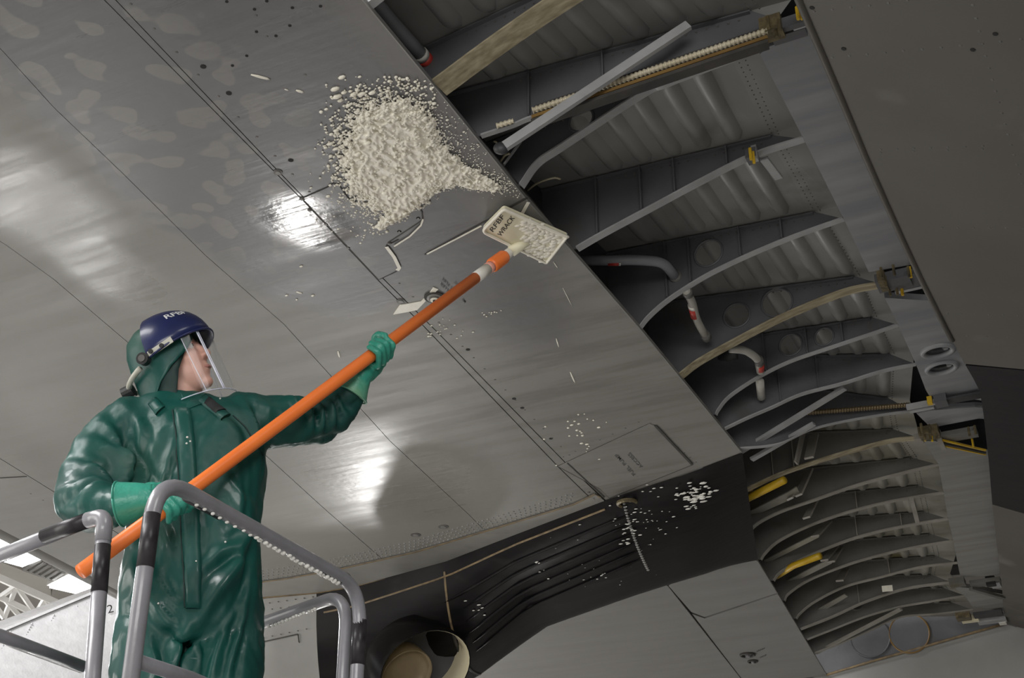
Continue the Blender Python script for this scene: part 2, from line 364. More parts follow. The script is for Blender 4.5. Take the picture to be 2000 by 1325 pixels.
def plate(name, outline, holes, ox, ex, ey, thick, m, parent=None, **k):
    """a flat sheet with an outline, real cut-out holes and thickness; outline in the (ex, ey) plane through ox"""
    cu = bpy.data.curves.new('plate', 'CURVE'); cu.dimensions = '2D'; cu.fill_mode = 'BOTH'; cu.extrude = thick / 2
    for loop in [outline] + list(holes):
        sp = cu.splines.new('POLY'); sp.points.add(len(loop) - 1)
        for p, q in zip(sp.points, loop): p.co = (q[0], q[1], 0, 1)
        sp.use_cyclic_u = True
    ob = bpy.data.objects.new('plate', cu)
    me = bpy.data.meshes.new_from_object(ob); bpy.data.objects.remove(ob); bpy.data.curves.remove(cu)
    ez = np.cross(ex, ey)
    co = np.empty(len(me.vertices) * 3); me.vertices.foreach_get('co', co); co = co.reshape(-1, 3)
    W = ox + co[:, :1] * ex + co[:, 1:2] * ey + co[:, 2:] * ez
    me.vertices.foreach_set('co', W.ravel()); me.materials.clear(); me.materials.append(m); me.name = name; me.update()
    me.polygons.foreach_set('use_smooth', [False] * len(me.polygons))
    o = bpy.data.objects.new(name, me); link(o, parent)
    for kk, v in k.items(): o[kk] = v
    return o
EX, EY, EZ = np.eye(3)
def flat(name, pxs, z, thick, m, parent=None, holes=(), **k):
    """horizontal sheet whose underside is at height z, outline seen at the given points of the photograph"""
    out = [PZ(x, y, z)[:2] for x, y in pxs]
    hs = [[PZ(x, y, z)[:2] for x, y in h] for h in holes]
    return plate(name, out, hs, np.array([0, 0, z + thick / 2]), EX, EY, thick, m, parent, **k)
def ribbon_geo(P, w, n=(0, 0, 1), thick=0.002):
    """flat strip of width w along the 3D polyline P, lying in the plane with normal n"""
    P = np.asarray(P, float); n = np.asarray(n, float); V = []; Fc = []
    for i in range(len(P)):
        t = nrm(P[min(i + 1, len(P) - 1)] - P[max(i - 1, 0)]); s = nrm(np.cross(n, t)) * w / 2
        V += [P[i] - s, P[i] + s, P[i] + s - n * thick, P[i] - s - n * thick]
    for i in range(len(P) - 1):
        a = 4 * i; b = a + 4
        for j in range(4): Fc.append((a + j, a + (j + 1) % 4, b + (j + 1) % 4, b + j))
    Fc += [(0, 3, 2, 1), tuple(4 * len(P) - 4 + j for j in range(4))]
    return V, Fc
def line3(pxs, z): return [PZ(x, y, z) for x, y in pxs]
def resample(P, step):
    P = np.asarray(P, float); d = np.r_[0, np.cumsum(np.linalg.norm(np.diff(P, axis=0), axis=1))]
    s = np.arange(0, d[-1], step)
    return np.stack([np.interp(s, d, P[:, i]) for i in range(P.shape[1])], 1)
def studs(name, P, r, h, m, parent=None, seg=6, down=(0, 0, -1)):
    """small domed heads, joined: far too small to pick apart singly"""
    mb = MB(); d = np.asarray(down, float); a = nrm(np.cross(d, [0.3, 0.5, 0.7])); b = np.cross(d, a)
    an = np.linspace(0, 2 * np.pi, seg, endpoint=False)
    for p in P:
        V = [p + r * (math.cos(t) * a + math.sin(t) * b) for t in an] + [p + 0.6 * r * (math.cos(t) * a + math.sin(t) * b) + d * h for t in an]
        Fc = [(j, (j + 1) % seg, seg + (j + 1) % seg, seg + j) for j in range(seg)] + [tuple(seg + j for j in range(seg))]
        mb.add(V, Fc)
    return mb.build(name, m, parent, kind='stuff')
def text_mesh(name, s, o, ux, uy, m, parent=None, lift=None, bold=0.0):
    """flat lettering: text height 1 maps to |uy|, advance maps along ux"""
    cu = bpy.data.curves.new('t', 'FONT'); cu.body = s; cu.size = 1.0; cu.offset = bold
    ob = bpy.data.objects.new('t', cu); me = bpy.data.meshes.new_from_object(ob)
    bpy.data.objects.remove(ob); bpy.data.curves.remove(cu)
    co = np.empty(len(me.vertices) * 3); me.vertices.foreach_get('co', co); co = co.reshape(-1, 3)
    w = co[:, 0].max()
    W = np.asarray(o) + (co[:, :1] / w) * ux + co[:, 1:2] * uy
    if lift is not None: W = W + lift
    me.vertices.foreach_set('co', W.ravel()); me.materials.clear(); me.materials.append(m); me.name = name; me.update()
    ob = bpy.data.objects.new(name, me); link(ob, parent); return ob
def flat_text(name, s, p0, p1, hpx, z, m, parent):
    """stencil from photograph point p0 to p1 on the plane at height z, letters hpx tall towards the left of that direction"""
    p0 = np.array(p0, float); p1 = np.array(p1, float); d = p1 - p0; q = np.array([d[1], -d[0]]); q = q / np.linalg.norm(q) * hpx
    a, b, c = PZ(*p0, z), PZ(*p1, z), PZ(*(p0 + q), z)
    return text_mesh(name, s, a, b - a, (c - a), m, parent, bold=0.01)
def blob_geo(c, r, ax=None, seg=12, rings=8):
    r = np.array([r] * 3 if np.isscalar(r) else r, float); ax = np.eye(3) if ax is None else np.asarray(ax)
    V = [np.array([0, 0, 1.0])]; Fc = []
    for i in range(1, rings):
        t = math.pi * i / rings
        for j in range(seg):
            p = 2 * math.pi * j / seg; V.append(np.array([math.sin(t) * math.cos(p), math.sin(t) * math.sin(p), math.cos(t)]))
    V.append(np.array([0, 0, -1.0])); n = len(V) - 1
    for j in range(seg):
        k = (j + 1) % seg; Fc.append((0, 1 + j, 1 + k)); Fc.append((n, n - seg + k, n - seg + j))
        for i in range(rings - 2): Fc.append((1 + i * seg + j, 1 + (i + 1) * seg + j, 1 + (i + 1) * seg + k, 1 + i * seg + k))
    V = np.array(V) * r; V = np.asarray(c) + V[:, :1] * ax[0] + V[:, 1:2] * ax[1] + V[:, 2:] * ax[2]
    return list(V), Fc
def chain_geo(pts, rad, seg=14):
    """tapered limb with rounded ends"""
    P = smooth_path(pts, 6 * (len(pts) - 1)) if len(pts) > 2 else np.linspace(pts[0], pts[1], 6)
    d0 = np.r_[0, np.cumsum(np.linalg.norm(np.diff(np.asarray(pts, float), axis=0), axis=1))]; d1 = np.r_[0, np.cumsum(np.linalg.norm(np.diff(P, axis=0), axis=1))]
    R = np.interp(d1 / d1[-1], d0 / d0[-1], rad)
    def endcap(p, t, r):
        k = np.array([0.98, 0.85, 0.55, 0.15]); o = np.array([0.2, 0.52, 0.83, 0.985])
        return [p + t * r * x for x in o], [r * x for x in k]
    e1, r1 = endcap(P[-1], nrm(P[-1] - P[-2]), R[-1]); e0, r0 = endcap(P[0], nrm(P[0] - P[1]), R[0])
    return tube_geo(np.vstack([e0[::-1], P, e1]), np.r_[r0[::-1], R, r1], seg)
def remeshed(name, mb, voxel, m, parent=None, iters=6, factor=0.5, fn=None):
    """one continuous surface grown over overlapping closed shells"""
    me = bpy.data.meshes.new('tmp'); me.from_pydata([tuple(map(float, v)) for v in mb.v], [], mb.f); me.update()
    ob = bpy.data.objects.new('tmp', me); COL.objects.link(ob)
    r = ob.modifiers.new('r', 'REMESH'); r.mode = 'VOXEL'; r.voxel_size = voxel
    s = ob.modifiers.new('s', 'SMOOTH'); s.iterations = iters; s.factor = factor
    dg = bpy.context.evaluated_depsgraph_get(); dg.update()
    out = bpy.data.meshes.new_from_object(ob.evaluated_get(dg))
    bpy.data.objects.remove(ob); bpy.data.meshes.remove(me)
    if fn is not None:
        n = len(out.vertices); co = np.empty(n * 3); out.vertices.foreach_get('co', co); co = co.reshape(-1, 3)
        no = np.empty(n * 3); out.vertices.foreach_get('normal', no); no = no.reshape(-1, 3)
        out.vertices.foreach_set('co', fn(co, no).ravel())
    out.materials.clear(); out.materials.append(m); out.polygons.foreach_set('use_smooth', [True] * len(out.polygons))
    out.name = name; out.update()
    o = bpy.data.objects.new(name, out); link(o, parent); return o
# ------------------------------------------------------------ the hangar
def struct(o): o['kind'] = 'structure'; return o
struct(plate('floor', [(-40, -30), (40, -30), (40, 60), (-40, 60)], [], np.array([0, 0, -0.1]), EX, EY, 0.2, M['concrete']))
struct(plate('ceiling', [(-40, -30), (40, -30), (40, 60), (-40, 60)], [], np.array([0, 0, 11.6]), EX, EY, 0.2, M['ceil']))
V, Fc = box_geo((0, 52, 5.7), np.eye(3), (40, 0.2, 5.8)); struct(mk('wall_back', V, Fc, M['ceil']))

# roof lamps far off beyond the leading edge
def ceiling_light(c0, c1, c2, label):
    z = 9.9
    a, b, c = PZ(*c0, z), PZ(*c1, z), PZ(*c2, z)
    t = thing('ceiling_light', label, 'lamp', (a + c) / 2 + EZ * 0.4, 'hangar roof lamps')
    ex = b - a; ey = nrm(np.cross(EZ, ex)) * np.linalg.norm(c - b); lx, ly = np.linalg.norm(ex), np.linalg.norm(ey)
    if np.dot(ey, c - b) < 0: ey = -ey
    ax = (nrm(ex), nrm(ey), EZ); mid = a + ex / 2 + ey / 2
    V, Fc = box_geo(mid + EZ * 0.16, ax, (lx / 2 + 0.05, ly / 2 + 0.05, 0.14)); mk('lamp_housing', V, Fc, M['truss'], t)
    V, Fc = box_geo(mid, ax, (lx / 2, ly / 2, 0.03)); mk('lamp_diffuser', V, Fc, M['lamp'], t)
ceiling_light((0, 1093), (52, 1072), (80, 1088), 'glowing white roof lamp at the left edge below the grey guardrail corner')
ceiling_light((97, 1146), (148, 1120), (186, 1140), 'glowing white roof lamp beside the lower end of the orange pole')
ceiling_light((-60, 1072), (-12, 1046), (14, 1062), 'glowing roof lamp cut by the left edge of the picture')
tr = thing('roof_truss', 'white lattice roof truss in the lower left corner behind the guardrail', 'truss', PD(40, 1180, 24))
def beam(name, a, b, w, d=24, m='truss', t=tr):
    V, Fc = bar_geo(PD(*a, d), PD(*b, d), w, w); mk(name, V, Fc, M[m], t)
beam('chord', (-90, 1090), (250, 1240), 0.11); beam('chord', (-90, 1125), (200, 1262), 0.09)
for a, b in (((8, 1208), (32, 1146)), ((32, 1146), (70, 1200)), ((-20, 1180), (30, 1146)), ((-60, 1110), (8, 1208)), ((5, 1168), (60, 1228)), ((70, 1200), (88, 1170)), ((88, 1170), (120, 1225))):
    beam('web_bar', a, b, 0.07)
dk = thing('air_duct', 'beige boxed roof duct between the two glowing lamps', 'duct', PD(70, 1135, 27))
z = 10.2
pl = [PZ(x, y, z) for x, y in ((-40, 1075), (10, 1102), (98, 1135), (100, 1166), (-40, 1120))]
plate('duct_body', [p[:2] for p in pl], [], np.array([0, 0, z + 0.3]), EX, EY, 0.6, M['ceil'], dk)
gr = thing('roof_grating', 'slatted grey roof grating beside the left glowing lamp', 'grating', PZ(85, 1110, 9.95))
for k in range(6):
    a, b = PZ(48 + 11 * k, 1112 + 4 * k, 9.95), PZ(78 + 9 * k, 1094 + 5 * k, 9.95)
    V, Fc = bar_geo(a, b, 0.06, 0.05); mk('grating_slat', V, Fc, M['corr'], gr)
for o_ in (0, 1):
    V, Fc = bar_geo(PZ(46 + 30 * o_, 1112 - 18 * o_, 9.99), PZ(108 + 16 * o_, 1134 - 16 * o_, 9.99), 0.08, 0.05); mk('grating_edge', V, Fc, M['corr'], gr)

# ------------------------------------------------------------ the wing
wing = thing('aircraft_wing', 'huge grey aircraft wing underside overhead, with open trailing edge cove full of ribs', 'wing', (0, 5, H))
TH = 0.014
TE = [(560, -180), (710, 0), (860, 181), (1025, 384), (1250, 641), (1450, 884)]
L1 = [(54, -150), (204, 0), (589, 389), (738, 547), (830, 640), (1090, 912), (1165, 985)]
L2 = [(76, -150), (226, 0), (541, 332), (602, 395), (756, 552), (848, 643), (1108, 908), (1184, 978)]
SL3 = [(-160, -60), (0, 94), (106, 211), (241, 340), (400, 498), (555, 634), (761, 861), (918, 1008), (960, 1050)]
SL5 = [(-200, 345), (12, 479), (104, 545), (253, 672), (420, 800), (640, 1000), (790, 1130)]
LEP = [(-260, 720), (0, 896), (118, 969), (260, 1062), (480, 1220)]
LE = [(-260, 905), (0, 1034), (64, 1067), (181, 1128), (240, 1160), (480, 1290)]
skin_lbl = dict()
g = 1.2
def off(line, dx): return [(x + dx, y) for x, y in line]
flat('wing_skin_panel', TE + [(1395, 905), (1250, 960), (1186, 980)] + off(L2, g)[::-1][1:], H, TH, M['wing'], wing)
flat('splice_strip', off(L1, g) + [(1182, 980)] + off(L2, -g)[::-1][1:], H, TH, M['wing'], wing)
flat('wing_skin_panel', off(L1, -g) + [(1160, 1000)] + off(SL3, 0.7)[::-1], H, TH, M['wing'], wing)
flat('wing_skin_panel', off(SL3, -0.7) + [(800, 1150)] + off(SL5, 0.7)[::-1], H, TH, M['wing'], wing)
flat('wing_skin_panel', off(SL5, -0.7) + [(520, 1240)] + off(LEP, 1)[::-1], H, TH, M['wing'], wing)
lep = off(LEP, -1)
flat('leading_edge_panel', lep + LE[::-1], H, TH, M['wing'], wing)
mk('panel_gap', *ribbon_geo(line3([(-260, 949), (52, 931)], H - 0.0005), 0.006), M['seam'], wing)
# rounded nose of the leading edge
P = line3(LE, H + 0.05); V, Fc = tube_geo(resample(P, 0.4), 0.05, 10); mk('leading_edge_nose', V, Fc, M['wing'], wing, True)
# skin above and around the seams so that the gaps read dark
flat('seam_backing', [(560, -180), (710, 0), (1240, 635), (1440, 882), (1186, 990), (800, 1160), (480, 1230), (-260, 780), (-260, -160)], H + TH + 0.004, 0.01, M['seam'], wing)
mb = MB()
for pl, w in ((off(TE, -1.5), 0.004),):
    mb.add(*ribbon_geo(line3(pl, H - 0.0005), w))
mb.build('edge_seam', M['rivet_l'], wing)
# inboard wing beyond the nacelle
flat('inboard_skin_panel', [(860, 1400), (900, 1240), (1180, 1110), (1304, 1145), (1446, 1325), (1500, 1390)], H + 0.002, TH, M['wing2'], wing)
flat('inboard_skin_panel', [(1306, 1145), (1340, 1110), (1400, 1060), (1480, 1097), (1518, 1159), (1376, 1206), (1350, 1196)], H + 0.002, TH, M['wing2'], wing)
flat('inboard_skin_panel', [(1352, 1200), (1377, 1209), (1519, 1161), (1613, 1317), (1660, 1395), (1502, 1390), (1448, 1325)], H + 0.002, TH, M['wing2'], wing)
flat('seam_backing', [(870, 1395), (1180, 1120), (1400, 1070), (1476, 1098), (1655, 1390)], H + TH + 0.008, 0.01, M['seam'], wing)
# fairing strip along the top of the nacelle, between the sealant lines
N1 = [(380, 1163), (515, 1137), (560, 1131), (660, 1113), (811, 1079), (979, 1029), (1120, 986), (1162, 966), (1172, 972)]
N2 = [(380, 1190), (515, 1168), (620, 1158), (693, 1146), (872, 1097), (1001, 1047), (1180, 979)]
flat('fairing_strip', N1 + N2[::-1], H - 0.006, 0.006, M['strip'], wing)
mb = MB(); mb.add(*ribbon_geo(line3(N1, H - 0.0065), 0.014)); mb.add(*ribbon_geo(line3([(380, 1189), (515, 1168), (620, 1159), (693, 1147), (760, 1130)], H - 0.0065), 0.022)); mb.build('sealant_bead', M['sealant'], wing)
P = []
for k in range(4):
    base = [(x - 1 - 0.5 * k, y - 5 - 5.5 * k) for x, y in N1[1:7]]
    P += [p for p in resample(line3(base, H), 0.034 + 0.001 * k)]
studs('rivet_rows', P, 0.008, 0.004, M['rivet_l'], wing)
# access panels
def access(pts, gap_w, name='access_panel', z=H - 0.003, thick=0.003, m='wing'):
    flat(name, pts, z, thick, M[m], wing)
    o = MB(); o.add(*ribbon_geo(line3(pts + [pts[0]], H - 0.0008), gap_w)); return o
def rnd(pts, rad, n=5):
    P = [np.array(p, float) for p in pts]; P = P + [P[0], P[1]]
    q = round_path(P, rad, n)[1:-1]
    return [tuple(v) for v in q[:len(q)]]
o = access([(592, 388), (640, 367), (652, 359), (660, 361), (686, 397), (745, 379), (772, 374), (790, 378), (812, 395), (823, 415), (824, 428), (815, 435), (757, 473), (753, 481), (768, 505), (778, 522), (772, 530), (740, 546)], 0.010)
o.build('panel_gap', M['seam'], wing)
o = access([(1090, 911), (1268, 828), (1278, 832), (1352, 908), (1190, 973), (1172, 955)], 0.008)
o.add(*ribbon_geo(line3([(1108, 905), (1180, 972)], H - 0.0035), 0.006)); o.add(*ribbon_geo(line3([(1280, 832), (1352, 908)], H - 0.0035), 0.012)); o.build('panel_gap', M['seam'], wing)
mb = MB()
for pl, w in (([(1030, 386), (985, 412), (885, 466), (830, 497)], 0.004), ([(753, 481), (778, 468)], 0.003)):
    mb.add(*ribbon_geo(line3(pl, H - 0.0005), w))
mb.add(*ribbon_geo(line3([(1030, 386), (985, 410)], H - 0.001), 0.01)); mb.build('panel_gap', M['seam'], wing)
mb = MB()
for pl, w in (([(770, 481), (800, 462), (822, 440), (826, 428)], 0.006), ([(755, 482), (770, 502), (780, 523), (776, 528)], 0.014), ([(834, 496), (900, 462), (940, 441)], 0.006), ([(1018, 420), (1032, 395)], 0.012)):
    mk('foam_residue', *ribbon_geo(line3(pl, H - 0.0035), w), M['foam'], wing)
# rivets on the skin
P = []
for pl, st in ((off(L2, 22), 0.115), ([(1100, 893), (1262, 818)], 0.09), ([(1288, 846), (1362, 905)], 0.07), ([(440, -10), (600, 150)], 0.2), ([(500, 30), (560, 20)], 0.1), ([(118, 985), (240, 1066)], 0.08), ([(60, 965), (112, 992)], 0.1)):
    P += list(resample(line3(pl, H), st))
studs('rivet_row', P, 0.0055, 0.0015, M['rivet'], wing)
P = [PZ(x, y, H) for x, y in ((397, 130), (447, 182), (568, 313), (914, 683), (1004, 779), (1020, 797), (1076, 857), (443, 3), (521, 2), (571, 15), (626, 12), (497, 18), (566, 50), (501, 62), (539, 70), (482, 109), (454, 128))]
for p, r in zip(P, [0.0095] * 7 + [0.005] * 10):
    V, Fc = tube_geo([p + EZ * 0.001, p - EZ * 0.0015], r, 10); mk('drain_hole', V, Fc, M['hole'], wing)
def fitting(x, y, r, name='fastener', m1='rivet', m2='wing2'):
    p = PZ(x, y, H); V, Fc = tube_geo([p, p - EZ * 0.003], r, 16); a = mk(name, V, Fc, M[m1], wing)
    V, Fc = tube_geo([p - EZ * 0.003, p - EZ * 0.006], r * 0.55, 14); mk('fastener_head', V, Fc, M[m2], a)
fitting(543, 336, 0.016); fitting(590, 388, 0.010); fitting(783, 588, 0.018); fitting(866, 1029, 0.03); fitting(812, 1045, 0.03)
for x, y in ((637, 437), (680, 483), (1150, 962), (1160, 972), (780, 451), (817, 425), (605, 410), (760, 475)): fitting(x, y, 0.008)
# filler cap with its dark ring, in spilled foam
p = PZ(849, 580, H)
V, Fc = tube_geo([p, p - EZ * 0.006], 0.042, 26); cap = mk('filler_cap', V, Fc, M['seam'], wing)
for r, z, m in ((0.031, 0.010, 'strip'), (0.022, 0.014, 'rivet'), (0.017, 0.018, 'foam'), (0.007, 0.021, 'hole')):
    V, Fc = tube_geo([p - EZ * 0.003, p - EZ * z], r, 22); mk('cap_ring', V, Fc, M[m], cap, label='filler cap ring')
flat('foam_spill', [(768, 615), (781, 596), (800, 594), (822, 590), (838, 574), (846, 562), (856, 566), (846, 575), (832, 588), (815, 606), (796, 610)], H - 0.003, 0.003, M['foam'], wing)
# stencils (the faint ones only partly legible)
for s, a, b in (('NO. FUEL', (893, 572), (865, 542)), ('FILLER', (882, 573), (862, 552)), ('RECIRC', (903, 564), (890, 550)), ('ACCESS', (889, 583), (876, 569)), ('ML', (911, 590), (904, 583))):
    flat_text('stencil', s, a, b, 6.5, H - 0.0022, M['stencil'], wing)
for s, a, b in (('FUEL PUMP', (1242, 927), (1205, 886)), ('ACCESS', (1256, 912), (1230, 884))):
    flat_text('stencil', s, a, b, 9, H - 0.0045, M['stencil'], wing)
# drain fittings on the inboard panel
for x, y, r in ((1460, 1279, 0.05), (1470, 1292, 0.034)):
    p = PZ(x, y, H); ring = [p + np.array([math.cos(t), math.sin(t), -0.004 / r]) * r for t in np.linspace(0, 2 * np.pi, 25)]
    V, Fc = tube_geo(ring, r * 0.2, 6, False); a = mk('drain_fitting', V, Fc, M['seam'], wing)
    V, Fc = tube_geo([p, p - EZ * 0.02], r * 0.35, 12); mk('drain_stub', V, Fc, M['steel'], a)
flat_text('stencil', 'DRAIN', (1478, 1275), (1494, 1268), 4, H, M['stencil'], wing)
flat_text('stencil', 'VENT', (1484, 1287), (1498, 1281), 4, H, M['stencil'], wing)

# ------------------------------------------------------------ the cove: ribs, skins, shroud
WT = 0.25
RIBS = [  # lower flange as seen, tip height above the skin, colour set, flange width, holes (fraction along, rise, radius)
 dict(f=[(722, 15), (850, -90), (1000, -200), (1200, -330)], k=0, fw=0.03, tw=(0.2, -0.08)),
 dict(f=[(858, 175), (975, 85), (1100, 0), (1240, -85), (1400, -160)], k=0, fw=0.085, m='beige', tw=(0.2, -0.08)),
 dict(f=[(940, 270), (1000, 246), (1040, 230), (1140, 198), (1300, 142), (1490, 74), (1552, 48)], k=0, fw=0.02, st=(0.16, 0.4), tw=(0.225, -0.13)),
 dict(f=[(1019, 367), (1050, 320), (1098, 287), (1255, 184), (1300, 164), (1435, 112), (1497, 88)], k=0, fw=0.035, tw=(0.25, -0.04), holes=((0.26, 0.16, 0.055),)),
 dict(f=[(1128, 490), (1179, 457), (1276, 405), (1373, 353), (1470, 305), (1570, 272)], k=0, fw=0.035, tw=(0.315, 0.015), st=(0.1, 0.3, 0.45, 0.68)),
 dict(f=[(1252, 642), (1267, 620), (1297, 593), (1336, 566), (1388, 535), (1463, 499), (1550, 463), (1648, 428)], k=0, fw=0.028, holes=((0.36, 0.27, 0.062),), st=(0.15, 0.27, 0.52, 0.72)),
 dict(f=[(1330, 738), (1365, 708), (1418, 678), (1474, 648), (1530, 620), (1600, 590), (1661, 568), (1725, 556)], k=0, fw=0.055, m='beige', holes=((0.5, 0.27, 0.085), (0.3, 0.28, 0.06))),
 dict(f=[(1399, 813), (1404, 800), (1425, 775), (1477, 740), (1540, 708), (1621, 680), (1705, 652), (1754, 635)], k=0, fw=0.025, holes=((0.44, 0.29, 0.055), (0.62, 0.29, 0.045)), st=(0.3, 0.53, 0.72)),
 dict(f=[(1416, 841), (1460, 817), (1509, 796), (1565, 771), (1645, 750), (1722, 726), (1789, 712)], k=0, fw=0.028, st=(0.3, 0.5)),
 dict(f=[(1440, 880), (1520, 868), (1590, 838), (1680, 818), (1780, 803)], k=0, fw=0.02),
 dict(f=[(1421, 981), (1474, 950), (1530, 925), (1600, 901), (1670, 880), (1740, 862), (1795, 856)], k=1, fw=0.05, m='beige', st=(0.25, 0.36)),
 dict(f=[(1458, 1051), (1467, 1035), (1487, 1019), (1528, 999), (1592, 977), (1676, 948), (1759, 926), (1833, 908)], k=1, fw=0.032),
 dict(f=[(1487, 1096), (1496, 1080), (1522, 1057), (1580, 1028), (1657, 1001), (1746, 979), (1843, 963)], k=1, fw=0.032, st=(0.55,)),
 dict(f=[(1512, 1137), (1522, 1121), (1560, 1096), (1605, 1076), (1663, 1054), (1721, 1038), (1785, 1025), (1852, 1014)], k=1, fw=0.036, st=(0.5, 0.75)),
 dict(f=[(1533, 1176), (1541, 1160), (1580, 1134), (1644, 1108), (1705, 1089), (1785, 1070), (1862, 1057)], k=1, fw=0.032),
 dict(f=[(1556, 1211), (1564, 1198), (1592, 1176), (1650, 1147), (1721, 1128), (1801, 1108), (1870, 1100)], k=1, fw=0.032, st=(0.6,)),
 dict(f=[(1564, 1232), (1625, 1206), (1689, 1177), (1769, 1151), (1858, 1138)], k=1, fw=0.045, st=(0.4,), m='flange2'),
 dict(f=[(1577, 1252), (1625, 1231), (1689, 1206), (1759, 1186), (1817, 1176), (1884, 1164)], k=1, fw=0.03, holes=((0.16, 0.2, 0.05), (0.33, 0.23, 0.05))),
 dict(f=[(1592, 1278), (1640, 1258), (1700, 1232), (1760, 1206), (1830, 1200), (1900, 1192)], k=1, fw=0.03),
]
def wtop(v, fr): return fr['tw'][0] - fr['tw'][1] * (v / max(fr['L'], 0.1))
frames_ = []
for r in RIBS:
    R = PZ(*r['f'][0], H + 0.004); T = PZ(*r['f'][-1], H + WT); d = (T - R) * np.array([1, 1, 0]); L = np.linalg.norm(d); d = d / L
    n = np.array([d[1], -d[0], 0]); Q = []
    for q in r['f']:
        p = PP(*q, R, n); Q.append((np.dot(p - R, d), p[2] - H))
    Q[0] = (0.0, 0.012)
    dd = np.array([q[0] for q in Q]); ww = np.array([q[1] for q in Q])
    v = np.linspace(0, 1, 26) ** 1.6 * L
    # smooth (monotone spacing) version of the seen curve
    sp = smooth_path([(a, b, 0) for a, b in Q], 40); low = [(float(a), float(b)) for a, b in sp[:, :2]]
    frames_.append(dict(R=R, d=d, n=n, L=L, low=low, lowf=(dd, ww), tw=r.get('tw', (0.40, 0.09))))
def rp(fr, v, w): return np.array([fr['R'][0], fr['R'][1], H]) + fr['d'] * v + EZ * w
V0 = -0.14
for r, fr in zip(RIBS, frames_):
    k = r['k']; L = fr['L']; low = fr['low']
    top = [(v, wtop(v, fr)) for v in np.linspace(0.87 * L, V0, 8)]
    outline = [(V0, 0.03)] + low + top
    def lowat(v): return np.interp(v, [q[0] for q in low], [q[1] for q in low])
    holes = []
    for fx, w, rad in r.get('holes', ()):
        v = fx * L; mid = 0.5 * (lowat(v) + wtop(v, fr)); rad = min(rad, 0.42 * (wtop(v, fr) - lowat(v)))
        holes.append([(v + rad * math.cos(t), mid + rad * math.sin(t)) for t in np.linspace(0, 2 * np.pi, 22, endpoint=False)])
    O = rp(fr, 0, 0)
    web = plate('rib', outline, holes, O, fr['d'], EZ, 0.004, M['rib2' if k else 'rib'], wing)
    P = [rp(fr, v, w) for v, w in low]
    fw = r['fw']; Vv = []; Fv = []
    for p in P:
        for sx, sz in ((-1, 0), (1, 0), (1, 1), (-1, 1)): Vv.append(p + fr['n'] * sx * fw / 2 + EZ * (sz * 0.007 - 0.003))
    for i in range(len(P) - 1):
        for j in range(4): Fv.append((4 * i + j, 4 * i + (j + 1) % 4, 4 * i + 4 + (j + 1) % 4, 4 * i + 4 + j))
    Fv += [(3, 2, 1, 0), tuple(4 * len(P) - 4 + j for j in range(4))]
    fo = mk('rib_flange', Vv, Fv, M[r.get('m', 'flange2' if k else 'flange')], web)
    if r.get('m') == 'beige': fo['label'] = 'worn beige track flange'
    # upper flange with its rivets
    mb = MB(); mb.add(*bar_geo(rp(fr, V0, wtop(V0, fr) - 0.012), rp(fr, 0.87 * L, wtop(0.87 * L, fr) - 0.012), 0.035, 0.006)); mb.build('top_flange', M['rib2' if k else 'rib'], web)
    P = [rp(fr, v, wtop(v, fr) - 0.03) - fr['n'] * -0.003 for v in np.arange(0.1, 0.86 * L, 0.035)]
    P = [p + fr['n'] * 0.001 for p in P]
    studs('rivet_line', P, 0.004, 0.003, M['rivet'], web, 5, fr['n'])
    for fx in r.get('st', ()):
        v = fx * L; a = rp(fr, v, lowat(v) + 0.005); b = rp(fr, v, wtop(v, fr) - 0.01)
        V, Fc = bar_geo(a + fr['n'] * 0.012, b + fr['n'] * 0.012, 0.005, 0.024, fr['n']); mk('stiffener', V, Fc, M['flange2' if k else 'rib'], web)
    for hl in holes:
        ring = [O + fr['d'] * a + EZ * b + fr['n'] * 0.003 for a, b in hl + [hl[0], hl[1]]]
        V, Fc = tube_geo(ring, 0.005, 6, False); mk('hole_rim', V, Fc, M['rib2' if k else 'rib'], web, True)
# upper skin between the ribs with its pressed beads
for i in range(len(frames_) - 1):
    A, B = frames_[i], frames_[i + 1]; k = RIBS[i + 1]['k']; mm = M['skin2' if k else 'skin']
    fr_ = np.linspace(0, 1, 9); V = []; Fc = []
    for s in fr_:
        va, vb = V0 + (A['L'] - V0) * s, V0 + (B['L'] - V0) * s
        pa, pb = rp(A, va, wtop(va, A)), rp(B, vb, wtop(vb, B))
        V += [pa, pb, pa + EZ * 0.004, pb + EZ * 0.004]
    for j in range(8):
        a = 4 * j; b = a + 4
        Fc += [(a, a + 1, b + 1, b), (a + 2, b + 2, b + 3, a + 3)]
    sk = mk('cove_skin', V, Fc, mm, wing)
    Lm = 0.5 * (A['L'] + B['L']); nb = int(Lm / 0.118)
    for q in range(nb):
        v = 0.07 + 0.118 * q
        if v > 0.86 * Lm: break
        va, vb = v / Lm * A['L'], v / Lm * B['L']
        def at(t, dv, dz):
            wa = rp(A, va + dv, wtop(va + dv, A)); wb = rp(B, vb + dv, wtop(vb + dv, B))
            return wa * (1 - t) + wb * t + EZ * (-dz)
        V = []
        for t, h in ((0.04, 0.0), (0.13, 0.024), (0.87, 0.024), (0.96, 0.0)):
            e = 0.4 if h == 0 else 1
            for dv, dz in ((-0.036 * e, -0.001), (-0.013 * e, h), (0.013 * e, h), (0.036 * e, -0.001)): V.append(at(t, dv, dz))
        Fc = [(4 * a + j, 4 * a + j + 1, 4 * a + 5 + j, 4 * a + 4 + j) for a in range(3) for j in range(3)]
        mk('bead', V, Fc, mm, sk, True)
    P = []
    for dv in (0.875, 0.9):
        a, b = rp(A, dv * A['L'], wtop(dv * A['L'], A)), rp(B, dv * B['L'], wtop(dv * B['L'], B))
        P += list(resample([a, b], 0.028))
    studs('rivet_line', P, 0.0035, 0.003, M['rivet'], sk, 5)
